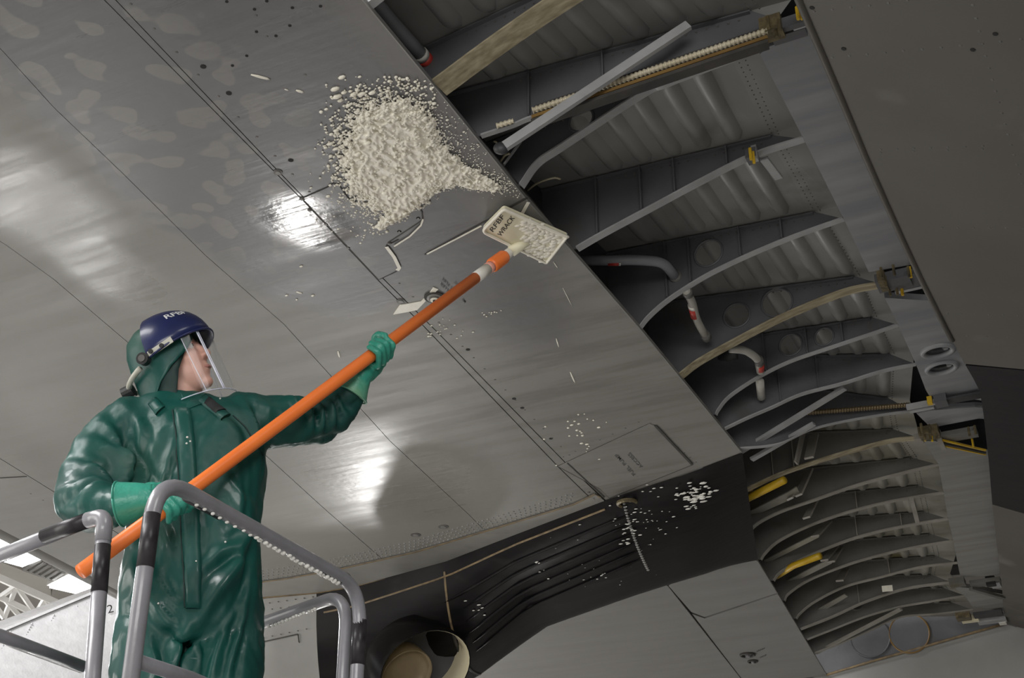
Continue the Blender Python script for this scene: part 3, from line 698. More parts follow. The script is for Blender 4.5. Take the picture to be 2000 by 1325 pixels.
# rear spar web
V = []; Fc = []
for fr in frames_:
    V += [rp(fr, V0 - 0.01, TH + 0.016), rp(fr, V0 - 0.01, 0.5), rp(fr, V0 - 0.016, 0.5), rp(fr, V0 - 0.016, TH + 0.016)]
for i in range(len(frames_) - 1):
    for j in range(4): Fc.append((4 * i + j, 4 * i + (j + 1) % 4, 4 * i + 4 + (j + 1) % 4, 4 * i + 4 + j))
mk('rear_spar', V, Fc, M['spar'], wing)
# dark backing plate added over the cove to block light leaks
up_ = [rp(fr, V0 - 0.05, 0)[:2] for fr in frames_] + [rp(fr, fr['L'] + 0.7, 0)[:2] for fr in frames_[::-1]]
plate('cove_backing', up_, [], np.array([0, 0, H + 0.53]), EX, EY, 0.02, M['spar'], wing)
# shroud plates behind the ribs, carried on under the flap
ZS = H + WT - 0.005
def shroud(pts, m, hl=()): return flat('shroud_panel', pts, ZS, 0.03, M[m], wing, hl)
shroud([(1484, 106), (1500, 92), (1580, 62), (1640, 60), (1740, 250), (1850, 500), (1787, 516), (1697, 532), (1648, 428), (1570, 272)], 'shroud')
ov1 = [(1832 + 30 * math.cos(t), 685 + 11 * math.sin(t) - 5 * math.cos(t)) for t in np.linspace(0, 2 * np.pi, 22, endpoint=False)]
ov2 = [(1839 + 29 * math.cos(t), 718 + 11 * math.sin(t) - 5 * math.cos(t)) for t in np.linspace(0, 2 * np.pi, 22, endpoint=False)]
sh = shroud([(1728, 582), (1822, 588), (1900, 600), (1960, 790), (1888, 778), (1826, 792), (1808, 762), (1789, 712), (1754, 635)], 'shroud', (ov1, ov2))
for ov in (ov1, ov2):
    P = [PZ(x, y, ZS) for x, y in ov]; P += P[:2]
    V, Fc = tube_geo(P, 0.014, 8, False); mk('hole_collar', V, Fc, M['shroud'], sh, True)
    c = sum(P) / len(P)
    V, Fc = tube_geo([c + EZ * 0.12, c + EZ * 0.13], 0.09, 20); mk('hole_back', V, Fc, M['spar'], sh)
    V, Fc = tube_geo([c + EZ * 0.12 + chord_v * 0.02, c - EZ * 0.0 + chord_v * 0.03], 0.012, 8); mk('hinge_pin', V, Fc, M['shroud'], sh)
shroud([(1790, 808), (1818, 802), (1905, 796), (1950, 800), (1960, 822), (1912, 818), (1818, 836)], 'shroud')
shroud([(1804, 862), (1826, 862), (1935, 890), (2000, 900), (2010, 1120), (1952, 1124), (1876, 1128), (1870, 1100), (1862, 1057), (1852, 1014), (1843, 963), (1833, 908)], 'shroud2')
shroud([(1862, 1146), (1900, 1150), (1962, 1162), (2010, 1165), (2010, 1200), (1900, 1186), (1884, 1164)], 'shroud2')
# flap jackscrews, tracks and their fittings
def fit(name, parts, par=wing):
    """a clamped fitting: blocks and bolts crowded together"""
    o0 = None
    for (x, y), (dx, dy, dz), m in parts:
        c = PZ(x, y, ZS - 0.02); V, Fc = box_geo(c, (chord_v, span_v, EZ), (dx, dy, dz))
        if o0 is None: o0 = mk(name, V, Fc, M[m], par)
        else: mk('fitting_block', V, Fc, M[m], o0)
    return o0
def bolts(o0, pts, m='grease', r=0.006):
    for x, y in pts:
        c = PZ(x, y, ZS - 0.05); V, Fc = tube_geo([c + EZ * 0.03, c - EZ * 0.02], r, 6); mk('bolt', V, Fc, M[m], o0)
def onrib(x, y, i, off_): fr = frames_[i]; return PP(x, y, fr['R'] + fr['n'] * off_, fr['n'])
def jackscrew(a, b, i_, off_, r, m, rail_m, dy):
    A, B = onrib(*a, i_, off_), onrib(*b, i_, off_); n = 260; Lg = np.linalg.norm(B - A); pts = []; rad = []
    turns = int(Lg / 0.014); P = np.linspace(A, B, turns * 4 + 1)
    V, Fc = tube_geo(P, [r * (1.0 if i % 4 in (0, 1) else 0.72) for i in range(len(P))], 10)
    s = mk('jackscrew', V, Fc, M[m], wing, True)
    up = np.array([0, 0, dy])
    if rail_m:
        V, Fc = bar_geo(A + up, B + up, 0.03, 0.012); mk('screw_rail', V, Fc, M[rail_m], s)
        V, Fc = bar_geo(A + up * 1.55, B + up * 1.55, 0.04, 0.012); mk('screw_rail', V, Fc, M['seam'], s)
        V, Fc = bar_geo(A + up * -0.6 + span_v * 0.03, B - up * 0.6 + span_v * 0.03, 0.04, 0.012); mk('screw_rail', V, Fc, M['seam'], s)
jackscrew((1040, 216), (1498, 60), 2, 0.05, 0.0115, 'screw', 'ochre', -0.035)
jackscrew((970, 246), (1003, 236), 2, 0.03, 0.010, 'screw', None, 0)
jackscrew((1560, 808), (1776, 791), 9, 0.05, 0.013, 'screw2', None, 0)
o = fit('track_fitting', [((1508, 55), (0.035, 0.03, 0.03), 'grease'), ((1540, 46), (0.05, 0.012, 0.02), 'rib'), ((1566, 45), (0.03, 0.012, 0.012), 'steel'), ((1542, 68), (0.055, 0.02, 0.01), 'rib')])
bolts(o, [(1500, 46), (1516, 62), (1522, 52)]); bolts(o, [(1558, 28), (1566, 28)], 'yellow')
o = fit('track_fitting', [((1745, 548), (0.07, 0.05, 0.02), 'rib'), ((1724, 547), (0.015, 0.05, 0.03), 'grease'), ((1780, 545), (0.05, 0.06, 0.012), 'rib'), ((1785, 560), (0.08, 0.012, 0.012), 'flange')])
bolts(o, [(1722, 535), (1730, 552), (1746, 530), (1775, 533), (1790, 531), (1752, 568), (1738, 570)], 'grease'); bolts(o, [(1778, 534), (1762, 569)], 'yellow', 0.007)
o = fit('track_fitting', [((1815, 845), (0.05, 0.05, 0.02), 'grease'), ((1795, 858), (0.02, 0.04, 0.015), 'flange2'), ((1838, 860), (0.012, 0.07, 0.03), 'flange2'), ((1870, 850), (0.10, 0.05, 0.012), 'rib2')])
bolts(o, [(1797, 846), (1806, 853), (1817, 852), (1828, 851), (1800, 838), (1816, 840), (1893, 845), (1905, 842)], 'grease', 0.007); bolts(o, [(1806, 855), (1820, 856), (1900, 866)], 'yellow', 0.006)
for (a, b, m) in (((1840, 860), (1925, 880), 'yellow'), ((1838, 870), (1925, 888), 'yellow'), ((1838, 866), (1925, 885), 'seam')):
    V, Fc = bar_geo(PZ(*a, ZS - 0.04), PZ(*b, ZS - 0.04), 0.009, 0.009); mk('track_rail', V, Fc, M[m], o)
o = fit('track_fitting', [((1870, 1138), (0.05, 0.05, 0.02), 'rib2'), ((1925, 1138), (0.10, 0.05, 0.012), 'rib2'), ((1945, 1140), (0.03, 0.05, 0.02), 'steel'), ((1935, 1136), (0.03, 0.03, 0.03), 'hole')])
V, Fc = bar_geo(PZ(1896, 1150, ZS - 0.04), PZ(1960, 1168, ZS - 0.04), 0.03, 0.02); mk('track_rail', V, Fc, M['rib2'], o)
o = fit('track_fitting', [((1882, 1205), (0.05, 0.05, 0.02), 'grease'), ((1895, 1210), (0.06, 0.03, 0.02), 'cream'), ((1938, 1213), (0.10, 0.04, 0.012), 'flange'), ((1958, 1215), (0.025, 0.035, 0.016), 'white'), ((1930, 1200), (0.10, 0.05, 0.012), 'spar')])
o = fit('hinge_bracket', [((1802, 790), (0.08, 0.012, 0.012), 'flange'), ((1816, 783), (0.012, 0.012, 0.02), 'yellow'), ((1838, 783), (0.03, 0.04, 0.02), 'rib'), ((1880, 778), (0.12, 0.03, 0.006), 'spar'), ((1800, 797), (0.06, 0.012, 0.014), 'flange')])
o = fit('roller_bracket', [((1469, 305), (0.02, 0.025, 0.02), 'rib'), ((1474, 300), (0.010, 0.012, 0.03), 'steel')]); bolts(o, [(1466, 303), (1472, 310)], 'yellow', 0.006)
V, Fc = bar_geo(PZ(1492, 310, H + 0.24), PZ(1521, 348, H + 0.24), 0.03, 0.012); mk('roller_arm', V, Fc, M['flange'], o)
# loose struts
for a, b, za, zb, w, m in (((1444, 884), (1650, 758), 0.03, 0.2, 0.032, 'flange'), ((1468, 898), (1590, 828), 0.03, 0.12, 0.03, 'flange'), ((1594, 1276), (1760, 1190), 0.03, 0.18, 0.032, 'flange2'), ((984, 322), (1018, 276), 0.05, 0.15, 0.012, 'flange'),
                           ((890, 22), (884, 132), 0.3, 0.3, 0.05, 'rib')):
    V, Fc = bar_geo(PZ(*a, H + za), PZ(*b, H + zb), w, w * 0.5); mk('strut', V, Fc, M[m], wing)
V, Fc = bar_geo(onrib(986, 286, 2, 0.115), onrib(1345, 49, 2, 0.09), 0.032, 0.016, frames_[2]['n']); mk('strut', V, Fc, M['flange'], wing)
V, Fc = blob_geo(onrib(979, 290, 2, 0.11), (0.026, 0.018, 0.022)); mk('strut_bracket', V, Fc, M['spar'], wing, True)
# ducts in the cove with their red code bands
def duct(pts, w, r, m, bands=(), clamps=()):
    P = round_path([PZ(x, y, H + w) for x, y in pts], 0.12, 8); t = tube('bleed_duct', P, r, M[m], wing, 14)
    for (a, b, mm) in bands: tube('code_band', [PZ(*a, H + w), PZ(*b, H + w)], r * 1.06, M[mm], t, 14)
    for a, b in clamps: tube('duct_clamp', [PZ(*a, H + w), PZ(*b, H + w)], r * 1.25, M['rivet'], t, 14)
duct([(1100, 510), (1245, 508), (1295, 512), (1325, 548)], 0.2, 0.021, 'pipe', (((1187, 509.5), (1208, 509), 'red'), ((1208.5, 509), (1212, 509), 'white')), (((1318, 538), (1324, 546)),))
duct([(1340, 568), (1352, 590), (1360, 625), (1380, 660)], 0.13, 0.017, 'pipe_l', (((1353, 602), (1357, 618), 'red'), ((1351, 596), (1353, 601), 'white')), (((1376, 653), (1381, 661)), ((1341, 569), (1345, 576))))
duct([(1425, 682), (1455, 684), (1480, 700), (1485, 726)], 0.16, 0.018, 'pipe_l', (((1484.5, 712), (1485, 722), 'red'),), (((1481, 702), (1484, 709)),))
duct([(1484, 745), (1487, 776)], 0.14, 0.02, 'pipe_l')
duct([(716, -15), (770, 50), (832, 118)], 0.14, 0.024, 'pipe', (((820, 104), (826, 111), 'white'), ((827, 112), (836, 122), 'red')))
duct([(1335, 740), (1400, 708), (1440, 690)], 0.3, 0.03, 'spar')
for pts, w in (([(1030, 372), (1050, 358), (1080, 348), (1095, 350)], 0.1), ([(975, 320), (985, 305), (995, 300)], 0.06), ([(968, 296), (970, 280), (964, 276)], 0.08)):
    tube('cable', smooth_path([PZ(x, y, H + w) for x, y in pts]), 0.004, M['cable'], wing, 6)
# yellow rods and pale brackets in the inboard bays
for pts, w, r in (([(1424, 992), (1476, 966), (1532, 938)], 0.07, 0.021), ([(1516, 1126), (1550, 1105), (1602, 1086)], 0.08, 0.021)):
    tube('yellow_rod', [PZ(x, y, H + w) for x, y in pts], r, M['yellow'], wing, 12)
V, Fc = blob_geo(PZ(1463, 953, H + 0.12), 0.025); mk('yellow_knob', V, Fc, M['yellow'], wing, True)
flat('yellow_plate', [(1424, 925), (1478, 915), (1482, 930), (1432, 950)], H + 0.30, 0.01, M['yellow'], wing)
for q in (((1440, 1012), (1540, 962), (1556, 952), (1562, 964), (1545, 976), (1447, 1020)), ((1492, 1096), (1590, 1046), (1600, 1050), (1496, 1102)), ((1518, 1145), (1618, 1094), (1625, 1101), (1522, 1152)), ((1560, 1212), (1650, 1162), (1656, 1166), (1566, 1220))):
    flat('cove_bracket', q, H + 0.14, 0.006, M['skin2'], wing)
for a, b in (((1543, 975), (1572, 925)), ((1560, 968), (1582, 918)), ((1575, 1012), (1597, 968)), ((1592, 1048), (1618, 1020)), ((1610, 1095), (1632, 1068)), ((1623, 1098), (1640, 1070)), ((1640, 1135), (1652, 1112)), ((1555, 905), (1570, 840)), ((1580, 895), (1590, 850))):
    V, Fc = bar_geo(PZ(*a, H + 0.12), PZ(*b, H + 0.3), 0.05, 0.012); mk('bracket_arm', V, Fc, M['flange2'], wing)
V, Fc = box_geo(PZ(1733, 1150, H + 0.19), (frames_[16]['d'], frames_[16]['n'], EZ), (0.035, 0.004, 0.02)); mk('paper_tag', V, Fc, M['foam'], wing, label='cream tag on the rib')
V, Fc = bar_geo(PZ(1780, 975, H + 0.2), PZ(1792, 1020, H + 0.2), 0.025, 0.02); mk('strut', V, Fc, M['flange2'], wing)
# end rib and fuselage side closing the cove inboard
fs = frames_[-1]; q0 = PZ(1613, 1320, H); dE = nrm((PZ(1962, 1216, H + 0.25) - q0) * np.array([1, 1, 0])); nE = np.array([dE[1], -dE[0], 0])
def wall(name, pxs, dv, thick, m, par):
    out = []
    for x, y in pxs:
        p = PP(x, y, q0 + nE * dv, nE); out.append((np.dot(p - q0, dE), p[2]))
    o = q0 + nE * dv; o = np.array([o[0], o[1], 0]); return plate(name, out, [], o, dE, EZ, thick, M[m], par)
end = wall('end_rib', [(1560, 1330), (1600, 1270), (1690, 1224), (1740, 1206), (1890, 1205), (1985, 1195), (1985, 1225), (1962, 1219), (1800, 1264), (1614, 1318)], -0.02, 0.02, 'rib', wing)
for x, y, r in ((1700, 1246, 0.15), (1776, 1238, 0.15)):
    c = PP(x, y, q0, nE); ring = [c + (dE * math.cos(t) + EZ * math.sin(t)) * r - nE * -0.002 for t in np.linspace(0, 2 * np.pi, 30)]
    V, Fc = tube_geo([c - nE * 0.008, c + nE * 0.006], r, 26); a = mk('round_cover', V, Fc, M['rib'], end)
    V, Fc = tube_geo(ring, 0.007, 6, False); mk('cover_sealant', V, Fc, M['ochre' if x > 1750 else 'rib'], a)
fus = thing('fuselage_side', 'pale grey fuselage side below the wing root in the lower right corner', 'fuselage', q0)
wall('fuselage_skin', [(1580, 1328), (1614, 1318), (1800, 1264), (1962, 1219), (1985, 1212), (2150, 1260), (2150, 1500), (1580, 1500)], -0.06, 0.06, 'cowl', fus)
P = [PP(x, y, q0 + nE * 0.0, nE) for x, y in ((1614, 1319), (1700, 1293), (1800, 1265), (1880, 1242), (1962, 1219))]
tube('sealant_bead', P, 0.009, M['sealant'], fus, 8)

# ------------------------------------------------------------ the flap
flap = thing('wing_flap', 'dark grey lowered wing flap filling the right side, with a black painted band', 'flap', PZ(1800, 400, H + 0.1))
fp0 = PZ(1700, 330, H + 0.09); fa = nrm(np.array([math.cos(CHORD), math.sin(CHORD), -math.tan(math.radians(22))])); fn = nrm(np.cross(fa, span_v)); fb = np.cross(fn, fa)
if fn[2] < 0: fn = -fn
def fl(name, pxs, m, lift=0.0, thick=0.10):
    out = []
    for x, y in pxs:
        p = PP(x, y, fp0 - fn * lift, fn); out.append((np.dot(p - fp0, fa), np.dot(p - fp0, fb)))
    return plate(name, out, [], fp0 + fn * (thick / 2 - lift), fa, fb, thick, M[m], flap)
FE = [(1498, -150), (1559, 0), (1625, 150), (1700, 330), (1785, 518), (1836, 620), (1884, 711)]
fl('flap_skin_panel', FE + [(2000, 722), (2300, 750), (2300, -150)], 'flap')
fl('flap_black_band', [(1886, 714), (1900, 738), (1914, 765), (1921, 810), (1931, 900), (1938, 984), (2000, 1002), (2300, 1080), (2300, 754), (2000, 724)], 'black_flap')
fl('flap_skin_panel', [(1938, 986), (1950, 1090), (1957, 1150), (1962, 1212), (1978, 1246), (2000, 1262), (2300, 1330), (2300, 1083), (2000, 1004)], 'flap')
P = [PP(x, y, fp0, fn) for x, y in FE]; tube('flap_nose', resample(P, 0.3), 0.012, M['flap'], flap, 8)
P = []
for pl, st in (([(1590, 22), (1720, 8), (1800, -4)], 0.06), ([(1625, 112), (1890, 88), (2000, 76)], 0.06), ([(1720, 292), (1950, 284)], 0.06), ([(1720, 298), (1950, 290)], 0.12), ([(1900, 10), (1925, 110), (1965, 250), (2000, 370)], 0.06), ([(1840, 445), (1960, 445), (2000, 447)], 0.06), ([(1850, 612), (2000, 617)], 0.06), ([(1850, 655), (2000, 660)], 0.09)):
    P += list(resample([PP(x, y, fp0, fn) for x, y in pl], st))
studs('rivet_row', P, 0.0055, 0.002, M['rivet'], flap, 6, -fn)
for x, y in ((1586, 15), (1648, 95), (1944, 66), (1900, 97)):
    c = PP(x, y, fp0, fn); V, Fc = tube_geo([c, c - fn * 0.002], 0.008, 8); mk('drain_hole', V, Fc, M['hole'], flap)

# ------------------------------------------------------------ the engine nacelle under the wing
nac = thing('engine_nacelle', 'black painted engine nacelle under the wing, with cream exhaust pipe, right of the guardrail', 'engine', PZ(900, 1180, H - 0.4))
J = [(330, 1215), (515, 1169), (618, 1159), (693, 1146), (780, 1122), (872, 1097), (1001, 1047), (1180, 979), (1330, 930), (1450, 885)]
D = [0.95, 0.85, 0.78, 0.72, 0.62, 0.50, 0.28, 0.21, 0.13, 0.012]
Wd = [1.3, 1.3, 1.3, 1.3, 1.3, 1.3, 1.35, 1.45, 1.55, 1.65]
nv = np.array([0.2, 0.98, 0.0])
def nsec(i):
    a = PZ(*J[i], H - 0.004); out = []
    for t in np.linspace(0, 1, 23):
        s = math.sin(math.pi * t)
        out.append(a + nv * Wd[i] * (t - 0.06 * math.sin(2 * math.pi * t)) - EZ * D[i] * s ** 0.72)
    return out
secs = [nsec(i) for i in range(len(J))]
def loft(name, S_, m, par):
    n = len(S_[0]); V = [p for s in S_ for p in s]; Fc = [(i * n + j, i * n + j + 1, (i + 1) * n + j + 1, (i + 1) * n + j) for i in range(len(S_) - 1) for j in range(n - 1)]
    return mk(name, V, Fc, M[m], par, True)
def dens(S_, k=4):
    out = []
    for i in range(len(S_) - 1):
        for t in np.linspace(0, 1, k, endpoint=False): out.append([p * (1 - t) + q * t for p, q in zip(S_[i], S_[i + 1])])
    return out + [S_[-1]]
nb = loft('nacelle_skin', dens(secs[2:]), 'black', nac)
cw = loft('nacelle_cowl', dens(secs[:3]), 'cowl', nac); cw['label'] = 'grey forward cowl'
# long pressed ridges and the band joint on the black fairing
def npt(s, t, lift=0.0):
    """point on the nacelle: s station index, t around the section"""
    i = min(int(s), len(secs) - 2); f = s - i; j = t * 22; k = min(int(j), 21); g_ = j - k
    p = (secs[i][k] * (1 - g_) + secs[i][k + 1] * g_) * (1 - f) + (secs[i + 1][k] * (1 - g_) + secs[i + 1][k + 1] * g_) * f
    return p - EZ * lift
for t in (0.10, 0.16, 0.22, 0.28, 0.34, 0.40):
    s0 = 5.2 if t > 0.12 else 4.9
    tube('pressed_ridge', [npt(s, t, 0.004) for s in np.linspace(s0, 7.3, 10)], np.r_[0.002, np.full(8, 0.009), 0.002], M['black'], nb, 8)
mb = MB(); mb.add(*tube_geo([npt(s, 0.03, 0.003) for s in np.linspace(2.2, 7, 16)], 0.006, 6)); mb.add(*tube_geo([npt(4.95 + 0.15 * t, t, 0.0) for t in np.linspace(0.02, 0.3, 8)], 0.008, 6)); mb.build('sealant_bead', M['sealant'], nac)
mb = MB(); mb.add(*tube_geo([npt(4.95 + 0.15 * t, t, 0.0) for t in np.linspace(0.22, 0.62, 8)], 0.011, 6)); mb.build('band_joint', M['seam'], nac)
P = [npt(7.25 + 0.2 * t, t) for t in np.linspace(0.02, 0.5, 30)]
studs('rivet_row', P, 0.011, 0.006, M['rivet_l'], nac, 6)
ring = [npt(7.3, 0.04) + np.array([math.cos(t), math.sin(t), -0.003]) * 0.05 for t in np.linspace(0, 2 * np.pi, 20)]
V, Fc = tube_geo(ring, 0.012, 6, False); mk('vent_ring', V, Fc, M['grease'], nac)
# white splashes drying on the black paint
mb = MB(); V0_, F0_ = blob_geo((0, 0, 0), 1, None, 6, 4); V0_ = np.array(V0_)
def splash(px, py, n, sx, sy, rmin, rmax):
    for _ in range(n):
        x, y = px + rng.normal() * sx, py + rng.normal() * sy
        p = PZ(x, y, H - 0.04); k = rng.uniform(rmin, rmax)
        S_ = chord_v * k * rng.uniform(1, 2.2), span_v * k, EZ * k * 0.4
        # drop the splash on the skin: nearest nacelle grid point height
        best = NG[np.argmin(((NG - CAM) / np.linalg.norm(NG - CAM, axis=1)[:, None] - ray(x, y) / np.linalg.norm(ray(x, y))).__pow__(2).sum(1))]
        dpt = np.linalg.norm(best - CAM) / np.linalg.norm(ray(x, y)); p = CAM + ray(x, y) * (dpt - 0.01)
        mb.add([p + v[0] * S_[0] + v[1] * S_[1] + v[2] * S_[2] for v in V0_], F0_)
NG = np.array([npt(s, t) for s in np.linspace(2, 8.95, 120) for t in np.linspace(0, 1, 60)])
splash(1358, 972, 55, 18, 16, 0.004, 0.013); splash(1250, 1020, 45, 45, 22, 0.002, 0.007); splash(1225, 1048, 18, 10, 14, 0.004, 0.008); splash(1070, 1112, 7, 22, 10, 0.004, 0.009); splash(1180, 1130, 16, 24, 7, 0.002, 0.007); splash(930, 1190, 6, 14, 12, 0.003, 0.009); splash(1245, 955, 16, 24, 14, 0.003, 0.007); splash(1130, 1085, 20, 60, 40, 0.001, 0.004)
mb.build('white_splash', M['drop'], nac, kind='stuff')
# cowl joints
mb = MB()
cs = lambda pts: [CAM + ray(x, y) * (np.linalg.norm(NC[np.argmin((((NC - CAM) / np.linalg.norm(NC - CAM, axis=1)[:, None] - ray(x, y) / np.linalg.norm(ray(x, y))) ** 2).sum(1))] - CAM) / np.linalg.norm(ray(x, y)) - 0.012) for x, y in pts]
NC = np.array([npt(s, t) for s in np.linspace(0, 2.2, 90) for t in np.linspace(0, 1, 90)])
for pl in ([(470, 1266), (510, 1255), (582, 1239)], [(582, 1239), (584, 1256), (650, 1330)]): mb.add(*tube_geo(resample(cs(pl), 0.05), 0.0035, 6))
mb.build('cowl_joint', M['seam'], nac)
P = []
for pl in ([(510, 1180), (612, 1166)], [(515, 1192), (610, 1180)], [(515, 1246), (612, 1226)]): P += list(resample(cs(pl), 0.06))
studs('rivet_row', P, 0.007, 0.004, M['rivet'], nac, 6)
# exhaust: a scarfed cream pipe with the brown heat shield inside it
ec = PD(832, 1308, 8.15); en = nrm(np.array([0.38, -0.76, -0.53])); eu = nrm(np.array([0.93, -0.25, 0.1])); eu = nrm(eu - en * np.dot(eu, en)); ev = np.cross(en, eu)
def oval(c, a, b, n=36): return [c + eu * a * math.cos(t) + ev * b * math.sin(t) for t in np.linspace(0, 2 * np.pi, n, endpoint=False)]
def ringloft(name, rings, m, par, close=False):
    n = len(rings[0]); V = [p for r in rings for p in r]
    Fc = [(i * n + j, i * n + (j + 1) % n, (i + 1) * n + (j + 1) % n, (i + 1) * n + j) for i in range(len(rings) - 1) for j in range(n)]
    if close: Fc.append(tuple((len(rings) - 1) * n + j for j in range(n)))
    return mk(name, V, Fc, M[m], par, True)
ringloft('exhaust_shroud', [oval(ec - en * 0.30, 0.285, 0.235), oval(ec, 0.285, 0.235), oval(ec + en * 0.004, 0.282, 0.232), oval(ec - en * 0.006, 0.276, 0.226)], 'black', nac)
ep = ringloft('exhaust_pipe', [oval(ec + en * 0.002, 0.277, 0.227), oval(ec - en * 0.01, 0.272, 0.222), oval(ec - en * 0.12, 0.268, 0.218), oval(ec - en * 0.20, 0.262, 0.212)], 'cream', nac)
ringloft('exhaust_throat', [oval(ec - en * 0.20, 0.262, 0.212), oval(ec - en * 0.24, 0.16, 0.13)], 'spar', nac, True)
ic = ec - eu * 0.10 - ev * 0.02 - en * 0.06 - ev * 0.0
def oval2(c, a, b, n=30): return [c + (eu * 0.96 + ev * 0.25) * a * math.cos(t) + (ev * 0.96 - eu * 0.25) * b * math.sin(t) for t in np.linspace(0, 2 * np.pi, n, endpoint=False)]
ringloft('exhaust_liner', [oval2(ic - en * 0.3, 0.16, 0.135), oval2(ic - en * 0.02, 0.165, 0.14), oval2(ic - en * 0.015, 0.160, 0.135), oval2(ic - en * 0.05, 0.150, 0.125), oval2(ic - en * 0.07, 0.08, 0.07)], 'brown', ep, True)
# ------------------------------------------------------------ foam sprayed on the skin
def foam_density(x, y):
    """how thickly the foam lies at a point of the skin, by where the photograph shows it"""
    g = lambda cx, cy, sx, sy, r=0: np.exp(-((((x - cx) * math.cos(r) + (y - cy) * math.sin(r)) / sx) ** 2 + ((-(x - cx) * math.sin(r) + (y - cy) * math.cos(r)) / sy) ** 2))
    d = 1.25 * g(778, 285, 78, 88) + 0.95 * g(760, 345, 62, 60) + 0.8 * g(825, 350, 70, 30, -0.55) + 0.75 * g(905, 347, 55, 24, 0.25) + 0.45 * g(960, 365, 45, 15, 0.35) + 0.6 * g(768, 425, 55, 11, -0.62) + 0.25 * g(700, 300, 50, 90)
    lim = np.where(x < 885, 465 + (x - 740) * (-95 / 145), 370 + (x - 885) * 0.13)
    return np.where(y < lim, d, 0.0)
nx, ny = 190, 165
gx = np.linspace(640, 1024, nx); gy = np.linspace(165, 475, ny); X, Y = np.meshgrid(gx, gy)
def vnoise(X, Y, s, seed):
    r = np.random.default_rng(seed); G = r.random((80, 80)); u, v = X / s % 78, Y / s % 78; i, j = u.astype(int), v.astype(int); f, g_ = u - i, v - j
    f = f * f * (3 - 2 * f); g_ = g_ * g_ * (3 - 2 * g_)
    return (G[j, i] * (1 - f) + G[j, i + 1] * f) * (1 - g_) + (G[j + 1, i] * (1 - f) + G[j + 1, i + 1] * f) * g_
Xr, Yr = X * 0.8 + Y * 0.6, -X * 0.6 + Y * 0.8
lump = 0.65 * (1 - 2 * np.abs(vnoise(Xr, Yr * 1.7, 13, 1) - 0.5)) + 0.35 * vnoise(Xr, Yr, 7, 2)
d = foam_density(X, Y) + (lump - 0.5) * 0.5 + (vnoise(X, Y, 3.2, 5) - 0.5) * 0.2
hgt = np.clip((d - 0.52) * 1.6, 0, 1) ** 0.6 * (0.005 + 0.013 * lump ** 1.2 + 0.002 * vnoise(X, Y, 4.0, 9))
V = []; idx = -np.ones((ny, nx), int)
for j in range(ny):
    for i in range(nx):
        if d[j, i] > 0.44 and foam_density(gx[i], gy[j]) > 0:
            idx[j, i] = len(V); V.append(PZ(gx[i], gy[j], H - 0.0035 - hgt[j, i]))
Fc = []
for j in range(ny - 1):
    for i in range(nx - 1):
        q = (idx[j, i], idx[j, i + 1], idx[j + 1, i + 1], idx[j + 1, i])
        if min(q) >= 0: Fc.append(q)
foam = thing('cleaning_foam', 'thick cream cleaning foam sprayed on the grey wing skin above the white squeegee pad', 'foam', PZ(790, 300, H))
mk('foam_blanket', V, Fc, M['foam'], foam, True, kind='stuff')
bv_, bf_ = blob_geo((0, 0, 0), 1, None, 7, 5); bv_ = np.array(bv_)
VV = []; FF = []; cnt = 0
def xte(y): return np.interp(y, [p[1] for p in TE], [p[0] for p in TE])
while cnt < 2700:
    x, y = rng.uniform(600, 1028), rng.uniform(150, 478)
    dd = float(foam_density(np.float64(x), np.float64(y)))
    if dd <= 0 and not (rng.random() < 0.0): continue
    if rng.random() > min(1.0, dd * 1.1 + 0.015) ** 1.4 or x > xte(y) - 3: continue
    big = dd > 0.5
    if dd > 0.75 and rng.random() < 0.9: continue
    r = (rng.uniform(0.003, 0.0075) if big else rng.uniform(0.0012, 0.005) * (1.0 if x < 850 else 0.55)) * (1.5 if rng.random() < 0.06 else 1)
    j = int(np.clip((y - 165) / 310 * (ny - 1), 0, ny - 1)); i = int(np.clip((x - 640) / 384 * (nx - 1), 0, nx - 1))
    z = H - 0.003 - (hgt[j, i] if idx[j, i] >= 0 else 0) * 0.9
    p = PZ(x, y, z); st = rng.uniform(0.8, 1.5)
    n0 = cnt * len(bv_)
    VV.append(p + bv_[:, :1] * chord_v * r * st + bv_[:, 1:2] * span_v * r + bv_[:, 2:] * EZ * r * 0.8)
    FF += [tuple(a + n0 for a in f) for f in bf_]; cnt += 1
mk('foam_bubbles', np.vstack(VV), FF, M['foam'], foam, True, kind='stuff')
VV = []; FF = []
for cx, cy, n, sx, sy, r0, r1 in ((690, 200, 26, 24, 22, 0.004, 0.010), (660, 250, 30, 22, 35, 0.003, 0.008), (672, 340, 60, 22, 30, 0.002, 0.006), (850, 200, 40, 25, 30, 0.0015, 0.005), (740, 175, 30, 50, 12, 0.002, 0.005), (700, 395, 60, 24, 14, 0.0015, 0.004), (900, 300, 120, 40, 25, 0.001, 0.0025), (985, 355, 160, 22, 14, 0.001, 0.0025), (1130, 840, 26, 30, 28, 0.003, 0.006), (860, 645, 22, 22, 10, 0.002, 0.004), (960, 610, 10, 14, 6, 0.002, 0.004), (575, 560, 4, 50, 40, 0.004, 0.006)):
    for _ in range(n):
        x, y = cx + rng.normal() * sx, cy + rng.normal() * sy; r = rng.uniform(r0, r1); n0 = len(VV) * len(bv_)
        if x > xte(y) - 3 or (y > 384 + (x - 885) * -0.65 and 735 < x < 900 and y < 480): continue
        p = PZ(x, y, H - 0.002)
        VV.append(p + bv_[:, :1] * chord_v * r * rng.uniform(1, 2) + bv_[:, 1:2] * span_v * r + bv_[:, 2:] * EZ * r * 0.7); FF += [tuple(a + n0 for a in f) for f in bf_]
